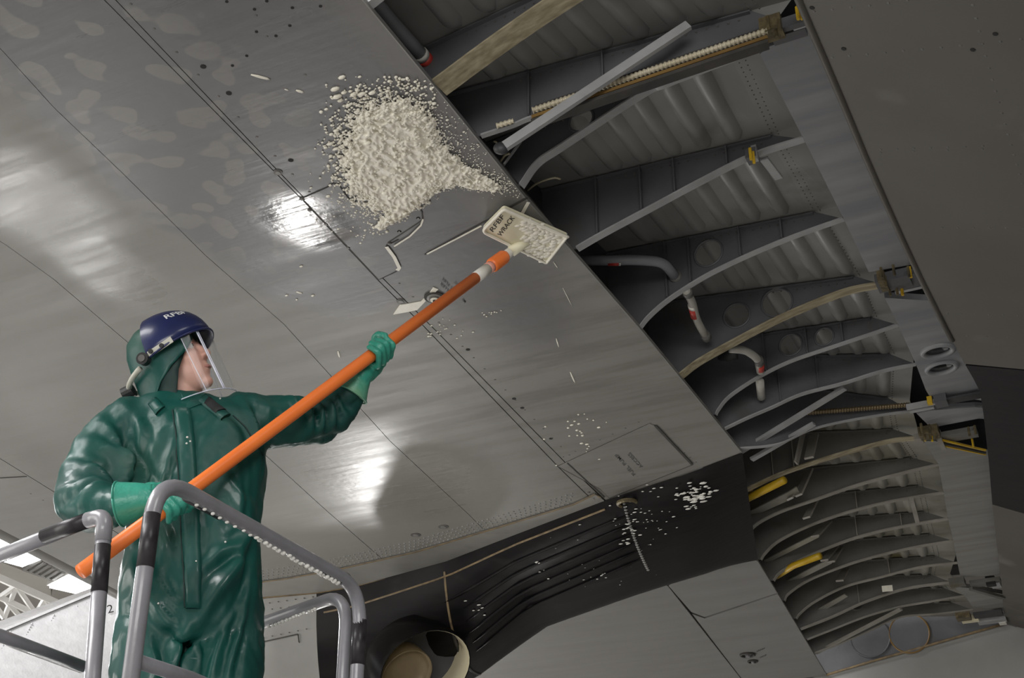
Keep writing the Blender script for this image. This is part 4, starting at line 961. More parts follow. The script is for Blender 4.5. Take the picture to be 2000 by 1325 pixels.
for x0, y0, x1, y1, r in ((487, 145, 530, 156, 0.006), (577, 176, 594, 181, 0.006), (555, 174, 564, 177, 0.003), (1086, 660, 1092, 680, 0.003), (1113, 725, 1124, 750, 0.004), (1080, 510, 1090, 525, 0.002), (1098, 560, 1118, 600, 0.0015), (660, 685, 664, 700, 0.005), (578, 570, 592, 574, 0.006)):
    a, b = PZ(x0, y0, H - 0.001), PZ(x1, y1, H - 0.001); t = nrm(b - a); s = np.cross(EZ, t); n0 = sum(len(v) for v in VV); L_ = np.linalg.norm(b - a) / 2
    VV.append((a + b) / 2 + bv_[:, :1] * t * L_ + bv_[:, 1:2] * s * r + bv_[:, 2:] * EZ * r * 0.5); FF += [tuple(q + n0 for q in f) for f in bf_]
mk('foam_spatter', np.vstack(VV), FF, M['foam'], foam, True, kind='stuff')

# ------------------------------------------------------------ the squeegee on its pole
def onpole(x): return PD(x, 1112 - (x - 165) * 0.745, 1 / (0.281 - 1.006e-4 * (x - 165)))
pole = thing('squeegee', 'cream squeegee pad with black marker writing on a long orange pole held against the wing', 'squeegee', onpole(500))
tube('pole_shaft', [onpole(x) for x in (158, 400, 700, 931)], 0.0205, M['orange'], pole, 20)
tube('white_sleeve', [onpole(929), onpole(953)], 0.021, M['white'], pole, 20)
tube('pink_band', [onpole(952), onpole(960)], 0.0215, M['pink'], pole, 20)
tube('grip_sleeve', [onpole(959), onpole(962), onpole(983), onpole(986)], [0.023, 0.027, 0.0265, 0.022], M['orange'], pole, 20)
tube('pole_tip', [onpole(985), onpole(1001)], 0.018, M['white'], pole, 16)
zs = H - 0.036
tube('pad_socket', [onpole(998), PZ(1030, 470, zs + 0.012)], [0.022, 0.019], M['pad'], pole, 16)
corn = [np.array(c, float) for c in ((941, 452), (984, 409), (1107, 463), (1067, 514))]
rr = [0.35, 0.18, 0.05, 0.05]; outl = []
for i in range(4):
    a, b, c = corn[i - 1], corn[i], corn[(i + 1) % 4]; k = rr[i] * 30
    s = b + (a - b) / np.linalg.norm(a - b) * k; e = b + (c - b) / np.linalg.norm(c - b) * k
    for t in np.linspace(0, 1, 7): outl.append(tuple((1 - t) ** 2 * s + 2 * t * (1 - t) * b + t * t * e))
pad = flat('pad_plate', outl, zs, 0.018, M['pad'], pole)
P = [PZ(x, y, zs - 0.003) for x, y in outl]; V, Fc = tube_geo(P + P[:2], 0.006, 8, False); mk('pad_rim', V, Fc, M['foam'], pad, True)
flat('pad_blade', [tuple(np.mean(corn, 0) + (np.array(q) - np.mean(corn, 0)) * 1.02) for q in outl], zs + 0.018, 0.015, M['white'], pole)
flat_text('marker_writing', 'RFBF', (962, 455), (986, 424), 13, zs - 0.001, M['marker'], pad)
flat_text('marker_writing', 'WRACK', (978, 463), (1006, 426), 13, zs - 0.001, M['marker'], pad)
VV = []; FF = []
for _ in range(420):
    u, v = rng.random(), rng.random(); a = corn[1] * (1 - u) + corn[2] * u; b = corn[0] * (1 - u) + corn[3] * u
    keep = (u > 0.5 or v < 0.25 + 0.3 * u) if u < 0.5 else True
    if u < 0.32 or not keep: continue
    q = a * (1 - v) + b * v; r = rng.uniform(0.004, 0.011); n0 = len(VV) * len(bv_); p = PZ(q[0], q[1], zs - 0.0)
    VV.append(p + bv_[:, :1] * chord_v * r * rng.uniform(1, 2.2) + bv_[:, 1:2] * span_v * r + bv_[:, 2:] * EZ * r * 0.5); FF += [tuple(t + n0 for t in f) for f in bf_]
mk('pad_foam', np.vstack(VV), FF, M['foam'], pad, True, kind='stuff')

# ------------------------------------------------------------ the work platform
ZR, ZD = 2.81, 1.86
lift = thing('work_platform', 'grey tubular guardrails of the work platform with black tape, in front of the person', 'platform', PZ(420, 1020, 0) * np.array([1, 1, 0]))
def rail(name, pts, rad=0.1, r=0.0192):
    return tube(name, round_path(pts, rad, 9), r, M['rail'], lift, 18)
def down(p, z=ZD): q = np.array(p, float); q[2] = z; return q
def tape(par, a, b, r=0.0199): tube('black_tape', [a, b], r, M['tape'], par, 18)
cB0, cB1 = PZ(307, 928, ZR), PZ(706, 1150, ZR)
rb = rail('front_guardrail', [down(cB0), cB0, cB1, down(cB1)], 0.115)
def along(a, b, t): return a * (1 - t) + b * t
tape(rb, PZ(368, 966, ZR), PZ(432, 1001, ZR)); tape(rb, PZ(627, 1107, ZR), PZ(674, 1133, ZR))
def postpt(c, y):  # point of a post seen at image height y
    lo, hi = 0.5, c[2]
    for _ in range(40):
        m_ = (lo + hi) / 2; q = np.array([c[0], c[1], m_]) - CAM; yc = q[2] * math.cos(PITCH) - q[1] * math.sin(PITCH); zc = q[1] * math.cos(PITCH) + q[2] * math.sin(PITCH)
        if CY - F * yc / zc > y: lo = m_
        else: hi = m_
    return np.array([c[0], c[1], lo])
tape(rb, postpt(cB0, 1005), postpt(cB0, 1110)); tape(rb, postpt(cB1, 1212), postpt(cB1, 1300))
cC0, cC1 = PZ(330, 1283, ZR), PZ(679, 1158, ZR)
rc = rail('rear_guardrail', [down(cC0 + np.array([-0.25, 0.4, 0])), cC0 + np.array([-0.25, 0.4, 0]), PZ(440, 1243, ZR), cC1, down(cC1)], 0.105, 0.0182)
cA = PZ(205, 1008, ZR); bA = PY(181, 1325, cA[1]); bA = cA + (bA - cA) * ((ZD - ZR) / (bA[2] - ZR))
far = PZ(-120, 1135, ZR)
ra = rail('side_guardrail', [far, PZ(168, 1018, ZR)], 0.1, 0.0192); tape(ra, PZ(88, 1047, ZR), PZ(172, 1016.5, ZR))
e0 = PZ(172, 1016.5, ZR); el = cA + (bA - cA) * 0.07
tube('rail_elbow', round_path([e0, cA, el], 0.06, 9), 0.0202, M['rail'], ra, 18)
V, Fc = blob_geo(PZ(197, 1016, ZR - 0.012), 0.009); mk('elbow_screw', V, Fc, M['steel'], ra, True)
rp_ = tube('side_post', [el, bA], 0.0190, M['rail'], lift, 18); tape(rp_, cA + (bA - cA) * 0.08, cA + (bA - cA) * 0.205)
tube('side_post', [down(far), far], 0.0172, M['rail'], lift, 14)
tube('mid_rail', [PZ(-160, 1190, 2.49), PZ(0, 1243, 2.49), PZ(160, 1303, 2.49)], 0.016, M['rail'], lift, 16)
tube('mid_rail', [postpt(cB0, 1290), along(postpt(cB0, 1290), PZ(372, 1325, 2.42), 1.0), PZ(640, 1440, 2.42), np.array([cB1[0], cB1[1], 2.40])], 0.016, M['rail'], lift, 16)
# drops hanging under the wet rails
mb = MB()
for a, b, n, r in (((385, 987), (505, 1054), 9, 0.004), ((500, 1051), (608, 1111), 13, 0.0055), ((610, 1112), (660, 1139), 8, 0.006), ((525, 1225), (615, 1190), 14, 0.0045)):
    for t in np.linspace(0, 1, n):
        x, y = a[0] + (b[0] - a[0]) * t + rng.normal() * 1.2, a[1] + (b[1] - a[1]) * t
        mb.add(*blob_geo(PZ(x, y, ZR - 0.0225), (r * 1.4, r, r * rng.uniform(0.8, 1.2)), None, 8, 6))
mb.build('water_drops', M['drop'], lift, smooth=True, kind='stuff')
# deck, toe boards and scissor stack below the frame
cx, cy = (cB0 + cB1)[:2] / 2; hx = nrm((cB1 - cB0) * np.array([1, 1, 0])); hy = np.array([-hx[1], hx[0], 0]); wb = np.linalg.norm(cB1 - cB0)
dc = np.array([cx, cy, ZD]) + hy * 0.55
V, Fc = box_geo(dc - EZ * 0.04, (hx, hy, EZ), (wb / 2 + 0.12, 0.68, 0.04)); mk('deck', V, Fc, M['rail'], lift)
for z in np.linspace(0.5, 1.7, 4):
    for s in (-1, 1):
        V, Fc = bar_geo(dc * np.array([1, 1, 0]) + EZ * (z - 0.17) - hx * s * 0.45 + hy * 0.3 * s, dc * np.array([1, 1, 0]) + EZ * (z + 0.17) + hx * s * 0.45 + hy * 0.3 * s, 0.06, 0.05); mk('scissor_arm', V, Fc, M['rail'], lift)
V, Fc = box_geo(dc * np.array([1, 1, 0]) + EZ * 0.22, (hx, hy, EZ), (0.62, 0.5, 0.12)); mk('chassis', V, Fc, M['rail'], lift)
for sx in (-1, 1):
    for sy in (-1, 1):
        c = dc * np.array([1, 1, 0]) + EZ * 0.1 + hx * 0.48 * sx + hy * 0.45 * sy; V, Fc = tube_geo([c - hy * 0.04, c + hy * 0.04], 0.1, 18); mk('wheel', V, Fc, M['tape'], lift)

# ------------------------------------------------------------ wet white cowl of the next engine, lower left
cow = thing('engine_cowl', 'glossy wet white engine cowl with a handwritten 2 in the lower left corner', 'engine', PD(120, 1260, 8.6))
def rows(tops, dep, n=14):
    out = []
    for k in range(n):
        t = k / (n - 1); r = []
        for (x, y) in tops:
            r.append(PD(x - 10 * t, y + t * 330, dep - 1.25 * math.sin(t * 1.4) + (x - 100) * 0.004))
        out.append(r)
    return out
cgrid = [(-120 + 20 * i, 1282 - 20 * i * 0.42) for i in range(19)]
S_ = rows([(x, y) for x, y in cgrid], 9.2); n = len(cgrid)
mk('cowl_skin', [p for r in S_ for p in r], [(i * n + j, (i + 1) * n + j, (i + 1) * n + j + 1, i * n + j + 1) for i in range(13) for j in range(n - 1)], M['cowl2'], cow, True)
top = [PD(x, y - 40 - (0 if x > 40 else (40 - x) * 0.0), 9.45 + (x - 100) * 0.004) for x, y in [(-120, 1300)] + [(-60 + 30 * i, 1275 - 30 * i * 0.36) for i in range(11)]]
low_ = [PD(x, y, 9.15 + (x - 100) * 0.004) for x, y in [(-120, 1288)] + [(-60 + 30 * i, 1262 - 30 * i * 0.42) for i in range(11)]]
m_ = len(top); mk('cowl_lip', top + low_ + [p + EZ * 0.1 + np.array([0, 0.4, 0]) for p in top], [(j, m_ + j, m_ + j + 1, j + 1) for j in range(m_ - 1)] + [(2 * m_ + j, j, j + 1, 2 * m_ + j + 1) for j in range(m_ - 1)], M['cowl2'], cow, True)
P = []
for x0 in (20, 62, 105, 150, 168): P += [PD(x0 - 3 * k, 1235 - (x0 - 20) * 0.38 + 5.5 * k, 9.185 - 1.25 * math.sin((13 + 5.5 * k) / 330 * 1.4) + (x0 - 100) * 0.004) for k in range(22)]
studs('rivet_row', P, 0.009, 0.006, M['cowl2'], cow, 6, (0, -1, 0))
a, b, c = PD(210, 1199, 9.34), PD(222, 1196, 9.37), PD(207, 1181, 9.38)
text_mesh('handwritten_number', '2', a, b - a, (c - a) * 1.25, M['marker'], cow)
# ------------------------------------------------------------ the person
from mathutils.bvhtree import BVHTree
YT = 3.86                                   # where the trunk stands in depth
person = thing('person', 'person in green rubber coverall and face shield, raising the orange pole with both gloved hands', 'person', PY(380, 1500, YT) * np.array([1, 1, 0]) + EZ * ZD)
def ringgeo(spec, seg=28):
    """trunk as stacked oval sections: image x, image y, half width (pixels at the trunk), depth, half depth (m)"""
    V = []; Fc = []
    for x, y, hw, Y, hd in spec:
        c = PY(x, y, Y); w = hw * np.linalg.norm(PY(x + 1, y, Y) - c)
        for a in np.linspace(0, 2 * np.pi, seg, endpoint=False):
            k = 2.6; ca, sa = math.cos(a), math.sin(a)
            V.append(c + np.array([w * np.sign(ca) * abs(ca) ** (2 / k), hd * np.sign(sa) * abs(sa) ** (2 / k), 0]))
    for i in range(len(spec) - 1):
        for j in range(seg): Fc.append((i * seg + j, i * seg + (j + 1) % seg, (i + 1) * seg + (j + 1) % seg, (i + 1) * seg + j))
    Fc += [tuple(range(seg))[::-1], tuple((len(spec) - 1) * seg + j for j in range(seg))]
    return V, [f[::-1] for f in Fc]
mb = MB()
mb.add(*ringgeo([(352, 786, 56, YT + .02, .09), (364, 801, 112, YT + .02, .105), (374, 822, 138, YT + .01, .115), (378, 860, 141, YT, .128), (379, 910, 141, YT, .135), (380, 960, 132, YT, .135), (381, 1020, 127, YT, .135), (378, 1080, 129, YT, .135), (374, 1140, 135, YT, .14), (372, 1200, 140, YT, .145), (372, 1240, 138, YT, .14), (372, 1262, 120, YT, .12)]))
# legs into boots on the deck
zf = ZD + 0.05
mb.add(*chain_geo([PY(436, 1180, YT), PY(443, 1270, YT - .01), PY(442, 1345, YT - .02), PY(438, 1470, YT - .03), np.array([PY(438, 1470, YT - .03)[0], YT - .03, zf + .05])], [.105, .103, .098, .088, .085]))
mb.add(*chain_geo([PY(312, 1180, YT), PY(296, 1260, YT - .03), PY(288, 1345, YT - .04), PY(282, 1470, YT - .05), np.array([PY(282, 1470, YT - .05)[0], YT - .05, zf + .05])], [.105, .108, .104, .09, .085]))
# image-left arm: hangs from the shoulder, elbow out, forearm coming back to the pole
mb.add(*chain_geo([PY(262, 838, YT), PY(215, 872, YT - .02), PY(180, 930, YT - .10), PY(166, 980, YT - .19), PY(206, 992, YT - .27), PY(240, 988, YT - .31)], [.10, .098, .088, .077, .062, .043]))
# image-right arm: reaches out and up along the pole
mb.add(*chain_geo([PY(478, 822, YT + .02), PY(540, 826, YT + .06), PY(596, 824, YT + .12), PY(638, 815, YT + .16), PY(664, 790, YT + .16), PY(688, 762, YT + .14)], [.088, .078, .074, .068, .058, .044]))
FOLDS = []
def fold(pts, depth, width, Y0=None):
    """a crease: polyline over the front of the suit, raised on one side and sunk on the other"""
    FOLDS.append((np.array([PY(x, y, YT - 0.14 if Y0 is None else Y0) for x, y in pts]), depth, width))
for pts, dp, w, Y in (
    ([(205, 870), (250, 900), (275, 950)], .022, .022, YT - .13), ([(250, 865), (268, 920), (262, 975)], .020, .02, YT - .13), ([(170, 905), (215, 925), (250, 965)], .018, .02, YT - .2), ([(150, 950), (200, 958), (245, 972)], .014, .016, YT - .25),
    ([(230, 850), (248, 880), (262, 905)], .016, .018, YT - .12), ([(150, 985), (190, 975), (230, 965)], .012, .014, YT - .27), ([(270, 850), (275, 905), (310, 960)], .012, .02, YT - .14),
    ([(345, 850), (330, 920), (308, 970)], .008, .012, YT - .14), ([(265, 800), (285, 830), (300, 880)], .008, .02, YT - .12),
    ([(488, 795), (500, 830), (512, 868)], .014, .014, YT - .06), ([(600, 785), (608, 812), (622, 850)], .016, .014, YT + .06), ([(622, 780), (630, 812), (645, 845)], .016, .014, YT + .08), ([(640, 775), (655, 800), (668, 825)], .015, .013, YT + .10), ([(655, 765), (672, 790), (690, 800)], .012, .012, YT + .10),
    ([(560, 775), (578, 790), (590, 815)], .014, .016, YT + .04), ([(430, 800), (470, 830), (490, 870)], .007, .02, YT - .12),
    ([(505, 1080), (460, 1130), (410, 1200), (375, 1260)], .022, .024, YT - .14), ([(508, 1110), (470, 1150), (430, 1210), (390, 1280)], .016, .022, YT - .14), ([(500, 1060), (440, 1085), (400, 1120)], .012, .02, YT - .14), ([(300, 1110), (330, 1160), (355, 1190)], .012, .018, YT - .14), ([(290, 1140), (325, 1190), (360, 1230)], .014, .02, YT - .14),
    ([(370, 1250), (358, 1290), (350, 1340)], .03, .02, YT - .12), ([(470, 1180), (440, 1250), (420, 1330)], .014, .02, YT - .13), ([(500, 1200), (470, 1260), (450, 1330)], .010, .016, YT - .12), ([(300, 1250), (320, 1290), (330, 1330)], .010, .02, YT - .15),
    ([(400, 950), (395, 1020), (400, 1080)], .005, .014, YT - .14), ([(440, 900), (470, 940), (505, 950)], .006, .02, YT - .14), ([(470, 880), (490, 960), (495, 1040)], .006, .02, YT - .13), ([(300, 990), (330, 1030), (345, 1080)], .010, .02, YT - .14)):
    fold(pts, dp, w, Y)
def folds(co, no):
    out = co.copy()
    for P, dep, wid in FOLDS:
        Q = smooth_path(P, 24) if len(P) > 2 else P
        dd = np.linalg.norm(co[:, None, :] - Q[None], axis=2); k = dd.argmin(1); d_ = dd[np.arange(len(co)), k]
        t = np.clip(k / (len(Q) - 1), 0, 1); T = np.gradient(Q, axis=0); T /= np.linalg.norm(T, axis=1)[:, None]
        side = np.einsum('ij,ij->i', np.cross(T[k], no), co - Q[k]); fade = np.sin(np.pi * np.clip(t, 0.04, 0.96)) ** 0.6
        # distance measured along the cloth only: ignore the depth offset of the guide line
        away = np.abs(side)
        near = np.exp(-(np.maximum(0, d_ - away) / 0.10) ** 2)
        out += no * (1.35 * dep * fade * near * (np.exp(-((side - wid * .7) / wid) ** 2) - 0.9 * np.exp(-((side + wid * .5) / (wid * .7)) ** 2)))[:, None]
    # overall slack of the rubbery cloth
    ph = np.sin(co[:, 2] * 31 + 3 * np.sin(co[:, 0] * 17)) * np.sin(co[:, 0] * 23 + co[:, 1] * 19 + 2 * np.sin(co[:, 2] * 13))
    out = out + no * (0.002 * ph)[:, None]
    from mathutils import noise as nz
    for i in range(len(out)):
        c = co[i]; a = nz.noise(Vector((c[0] * 11, c[1] * 11, c[2] * 7))); b = nz.noise(Vector((c[0] * 30 + 5, c[1] * 30, c[2] * 22)))
        q = nz.noise(Vector((c[0] * 17 + c[2] * 9, c[1] * 17, c[2] * 11 - c[0] * 9 + 7)))
        out[i] += no[i] * (0.009 * (0.45 - abs(a)) * 0.7 + 0.007 * (0.35 - abs(q)) + 0.0025 * b)
    return out
suit = remeshed('coverall', mb, 0.0095, M['suit'], person, 6, 0.5, folds)
sv = [v.co.copy() for v in suit.data.vertices]; bvh = BVHTree.FromPolygons(sv, [tuple(p.vertices) for p in suit.data.polygons])
def onsuit(x, y, lift=0.004):
    r = ray(x, y); h = bvh.ray_cast(Vector(CAM), Vector(r))
    p = np.array(h[0]) if h[0] is not None else PY(x, y, YT - .12)
    n = np.array(h[1]) if h[1] is not None else np.array([0, -1, 0]); n = n if np.dot(n, r) < 0 else -n
    return p + n * lift
def patch(name, left, right, m, lift=0.006, par=suit, n=14):
    """a strip of cloth laid on the suit between two edges"""
    L_ = resample_px(left, n); R_ = resample_px(right, n); V = []; k = 5
    for a, b in zip(L_, R_):
        for t in np.linspace(0, 1, k):
            q = a * (1 - t) + b * t; V.append(onsuit(q[0], q[1], lift * (0.55 if t in (0, 1) else 1)))
    for a, b in zip(L_, R_):
        for t in (0, 1):
            q = a * (1 - t) + b * t; V.append(onsuit(q[0], q[1], -0.004))
    m0 = n * k; Fc = [(i * k + j, i * k + j + 1, (i + 1) * k + j + 1, (i + 1) * k + j) for i in range(n - 1) for j in range(k - 1)]
    for i in range(n - 1):
        Fc.append((m0 + 2 * i, i * k, (i + 1) * k, m0 + 2 * i + 2)); Fc.append((i * k + k - 1, m0 + 2 * i + 1, m0 + 2 * i + 3, (i + 1) * k + k - 1))
    Fc.append(tuple(range(k)) + (m0 + 1, m0)); e = (n - 1) * k; Fc.append(tuple(e + j for j in range(k))[::-1] + (m0 + 2 * n - 2, m0 + 2 * n - 1))
    return mk(name, V, Fc, M[m], par, True)
def resample_px(P, n):
    P = np.asarray(P, float); d_ = np.r_[0, np.cumsum(np.linalg.norm(np.diff(P, axis=0), axis=1))]; s = np.linspace(0, d_[-1], n)
    return np.stack([np.interp(s, d_, P[:, i]) for i in range(2)], 1)
pk = patch('placket', [(339, 800), (346, 850), (352, 950), (357, 1050), (361, 1120), (364, 1190)], [(372, 800), (380, 850), (387, 950), (391, 1050), (394, 1120), (391, 1190)], 'suit', 0.011, suit, 30)
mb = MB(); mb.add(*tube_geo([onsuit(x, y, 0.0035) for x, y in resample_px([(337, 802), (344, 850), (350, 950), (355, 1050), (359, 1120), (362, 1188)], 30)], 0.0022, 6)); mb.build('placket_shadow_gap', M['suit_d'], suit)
patch('collar_tab', [(388, 786), (432, 822)], [(402, 772), (450, 812)], 'suit', 0.012, suit, 6)
patch('velcro_patch', [(398, 792), (421, 811)], [(412, 781), (440, 803)], 'velcro', 0.016, suit, 5)
patch('collar_tab', [(290, 792), (305, 812)], [(306, 778), (322, 796)], 'suit', 0.010, suit, 5)
tube('yoke_seam', [onsuit(x, y, 0.001) for x, y in resample_px([(455, 812), (480, 835), (500, 870), (515, 890)], 14)], 0.002, M['suit_d'], suit, 6)
for x, y, r in ((366, 858, .004), (371, 866, .0035), (365, 870, .0038), (309, 1180, .003), (430, 780, .003), (385, 1100, .003), (378, 940, .003), (390, 955, .003), (440, 1060, .0035)):
    V, Fc = blob_geo(onsuit(x, y, 0.009 if 345 < x < 390 else 0.002), r, None, 8, 6); mk('wet_drop', V, Fc, M['drop'], suit, True)

# ---- head frame
f0 = nrm((0.96, -0.28, 0)); tl = math.radians(22)
hf = f0 * math.cos(tl) + EZ * math.sin(tl); hu = EZ * math.cos(tl) - f0 * math.sin(tl); hs = np.cross(hf, hu)
rl = math.radians(17); hu, hs = hu * math.cos(rl) + hs * math.sin(rl), hs * math.cos(rl) - hu * math.sin(rl)
HO = PY(343, 712, YT - 0.0)
def hp(f, s, u): return HO + hf * f + hs * s + hu * u
HAX = (hf, hs, hu)
mb = MB()
mb.add(*blob_geo(hp(-.012, 0, .025), (.098, .076, .100), HAX, 24, 16))
mb.add(*blob_geo(hp(.030, 0, -.045), (.064, .060, .072), HAX, 20, 12))
mb.add(*blob_geo(hp(.066, 0, -.098), (.024, .027, .020), HAX))
mb.add(*blob_geo(hp(.050, 0, -.02), (.046, .062, .05), HAX))
for sgn in (-1, 1):
    mb.add(*blob_geo(hp(.056, sgn * .034, -.022), (.026, .024, .026), HAX))           # cheek
    mb.add(*blob_geo(hp(.070, sgn * .030, .040), (.016, .026, .012), HAX))            # brow ridge
    mb.add(*blob_geo(hp(-.012, sgn * .078, -.005), (.018, .010, .030), HAX))          # ear
    mb.add(*blob_geo(hp(-.004, sgn * .078, -.030), (.010, .008, .012), HAX))          # ear lobe
mb.add(*chain_geo([hp(.080, 0, .030), hp(.094, 0, .006), hp(.106, 0, -.014)], [.009, .011, .013]))
for sgn in (-1, 1): mb.add(*blob_geo(hp(.094, sgn * .012, -.019), (.011, .009, .009), HAX))
mb.add(*blob_geo(hp(.086, 0, -.050), (.012, .024, .007), HAX)); mb.add(*blob_geo(hp(.083, 0, -.064), (.012, .021, .007), HAX))
nk = PY(352, 800, YT + .03)
mb.add(*chain_geo([hp(-.012, 0, -.06), (hp(-.012, 0, -.06) + nk) / 2 + np.array([0, -.005, 0]), nk, nk - EZ * .25], [.058, .058, .066, .09]))
body = remeshed('body', mb, 0.0045, M['skinp'], person, 4)
tube('lips', [hp(.090, -.022, -.057), hp(.0965, -.008, -.0565), hp(.0965, .008, -.0565), hp(.090, .022, -.057)], [.002, .0045, .0045, .002], M['lip'], body, 8)
for sgn in (-1, 1):
    V, Fc = blob_geo(hp(.074, sgn * .031, .019), (.010, .014, .009), HAX, 14, 10); e = mk('eye', V, Fc, M['eye'], body, True)
    V, Fc = blob_geo(hp(.0815, sgn * .031, .020), (.004, .006, .006), HAX, 12, 8); mk('iris', V, Fc, M['iris'], e, True)
    tube('eyebrow', [hp(.082, sgn * .014, .044), hp(.084, sgn * .030, .049), hp(.074, sgn * .048, .044)], [.003, .004, .002], M['brow'], body, 6)
# ---- hood: a draped shell round the head with an open face
def shell(name, rowsp, m, par, thick=0.005, nseg=26):
    """rows of (u, front-back radius, side radius, half opening in degrees, forward shift)"""
    V = []; n = nseg
    for inner in (0, 1):
        for u, rf, rs, op, sh in rowsp:
            for a in np.linspace(math.radians(op), math.radians(360 - op), n):
                k = 1 - inner * thick / rf; V.append(hp(sh + rf * k * math.cos(a), rs * k * math.sin(a), u))
    R_ = len(rowsp); o = R_ * n; Fc = []
    for i in range(R_ - 1):
        for j in range(n - 1):
            a, b, c, d_ = i * n + j, i * n + j + 1, (i + 1) * n + j + 1, (i + 1) * n + j
            Fc.append((a, b, c, d_)); Fc.append((o + d_, o + c, o + b, o + a))
        for j in (0, n - 1): a, d_ = i * n + j, (i + 1) * n + j; Fc.append((a, d_, o + d_, o + a))
    for i in (0, R_ - 1):
        for j in range(n - 1): a, b = i * n + j, i * n + j + 1; Fc.append((a, o + a, o + b, b))
    ob = mk(name, V, Fc, M[m], par, True); return ob
hood = shell('hood', [(.148, .03, .03, 30, -.03), (.138, .07, .06, 30, -.025), (.115, .104, .086, 28, -.018), (.075, .122, .097, 26, -.014), (.03, .126, .099, 30, -.014), (.0, .126, .100, 46, -.014), (-.03, .126, .101, 74, -.014), (-.065, .128, .104, 98, -.014), (-.10, .136, .112, 112, -.014), (-.135, .152, .124, 116, -.014), (-.165, .172, .136, 126, -.014), (-.185, .186, .145, 132, -.014)], 'suit', person)
col = shell('collar', [(-.165, .125, .125, 70, -.005), (-.18, .14, .14, 66, .0), (-.20, .155, .155, 60, .0)], 'suit', person)
lin = shell('hood_lining', [(.10, .10, .080, 32, -.018), (.03, .118, .092, 34, -.016), (-.05, .119, .096, 68, -.014), (-.12, .128, .105, 84, -.012), (-.17, .15, .118, 86, -.01)], 'suit_d', person)  # darker green paints the shade on the inside of the hood
# ---- face shield: navy crown, clear curved window, ratchet knobs
fs_ = None
V = []; n = 34; rowsC = 9
def crown(a, t, out=0.0):
    edge = 0.052 - 0.040 * (abs(a) / math.radians(105)) ** 1.4
    k = math.cos(t * math.pi / 2) ** 0.75; hgt_ = edge + (0.168 - edge) * math.sin(t * math.pi / 2)
    return hp(-0.012 * t + (0.143 + out) * k * math.cos(a), (0.122 + out) * k * math.sin(a), hgt_)
for out in (0.0, -0.004):
    for t in np.linspace(0, 0.97, rowsC):
        for a in np.linspace(math.radians(-105), math.radians(105), n): V.append(crown(a, t, out))
o = n * rowsC; Fc = []
for i in range(rowsC - 1):
    for j in range(n - 1):
        a, b, c, d_ = i * n + j, i * n + j + 1, (i + 1) * n + j + 1, (i + 1) * n + j
        Fc.append((a, b, c, d_)); Fc.append((o + d_, o + c, o + b, o + a))
for j in range(n - 1): Fc.append((j, o + j, o + j + 1, j + 1))
shield = mk('face_shield', V, Fc, M['blue'], person, True, label='navy face shield crown')
tube('crown_rim', [crown(a, 0, 0.001) for a in np.linspace(math.radians(-105), math.radians(105), 40)], 0.004, M['blue'], shield, 8)
def win(a, u): return hp(0.136 * math.cos(a) + 0.004 * (0.05 - u) / 0.2 * math.cos(a), 0.119 * math.sin(a) * (1 + 0.06 * (0.05 - u) / 0.2), u)
V = []; nr = 8; A_ = np.linspace(math.radians(-88), math.radians(88), n)
for off_ in (0.0, 0.0016):
    for i in range(nr):
        for a in A_:
            top_ = 0.056 - 0.030 * (abs(a) / math.radians(105)) ** 1.4; bot = -0.165 + 0.006 * abs(a)
            p = win(a, top_ + (bot - top_) * i / (nr - 1)); V.append(p + nrm(p - hp(0, 0, np.dot(p - HO, hu))) * off_)
o = n * nr; Fc = []
for i in range(nr - 1):
    for j in range(n - 1):
        a, b, c, d_ = i * n + j, i * n + j + 1, (i + 1) * n + j + 1, (i + 1) * n + j
        Fc.append((o + a, o + b, o + c, o + d_)); Fc.append((d_, c, b, a))
mk('visor_window', V, Fc, M['visor'], shield, True)
def visline(a0, a1, u0, u1, r, m):
    tube('visor_edge', [win(math.radians(a0 + (a1 - a0) * t), u0 + (u1 - u0) * t) for t in np.linspace(0, 1, 14)], r, M[m], shield, 6)
visline(30, 26, 0.048, -0.163, 0.0026, 'visor_edge'); visline(27, 23, 0.045, -0.163, 0.0015, 'visor_edge'); visline(56, 52, 0.03, -0.16, 0.0011, 'visor_edge')
tube('visor_edge', [win(a, -0.164 + 0.006 * abs(a)) for a in np.linspace(math.radians(-85), math.radians(85), 30)], 0.0018, M['visor_edge'], shield, 6)
tube('visor_edge', [win(math.radians(-62), u) for u in np.linspace(0.04, -0.13, 8)], 0.0012, M['visor_edge'], shield, 6)
for sgn in (-1, 1):
    kc = hp(-.048, sgn * .122, .016)
    V, Fc = tube_geo([kc - hs * sgn * .012, kc + hs * sgn * .016], 0.019, 20); kn = mk('ratchet_knob', V, Fc, M['plastic'], shield, False)
    V, Fc = tube_geo([kc + hs * sgn * .016, kc + hs * sgn * .020], 0.011, 16); mk('knob_cap', V, Fc, M['rivet'], kn) if False else mk('knob_cap', V, Fc, M['rivet'], shield)
    V, Fc = bar_geo(hp(-.03, sgn * .122, .022), hp(.055, sgn * .118, .034), 0.004, 0.02, hu); mk('side_bracket', V, Fc, M['strapw'], shield)
    for fx in (-.018, .02): V, Fc = tube_geo([hp(fx, sgn * .120, .028), hp(fx, sgn * .130, .028)], 0.007, 12); mk('visor_stud', V, Fc, M['plastic'], shield)
tube('headband', [hp(-.02 + .142 * math.cos(a), .118 * math.sin(a), .012 - .03 * max(0, -math.cos(a))) for a in np.linspace(math.radians(112), math.radians(248), 18)], 0.009, M['strapw'], shield, 8)
bb = hp(-.155, .03, -.022); V, Fc = tube_geo([bb + hf * .01, bb - hf * .025], 0.022, 14); mk('adjuster', V, Fc, M['plastic'], shield)
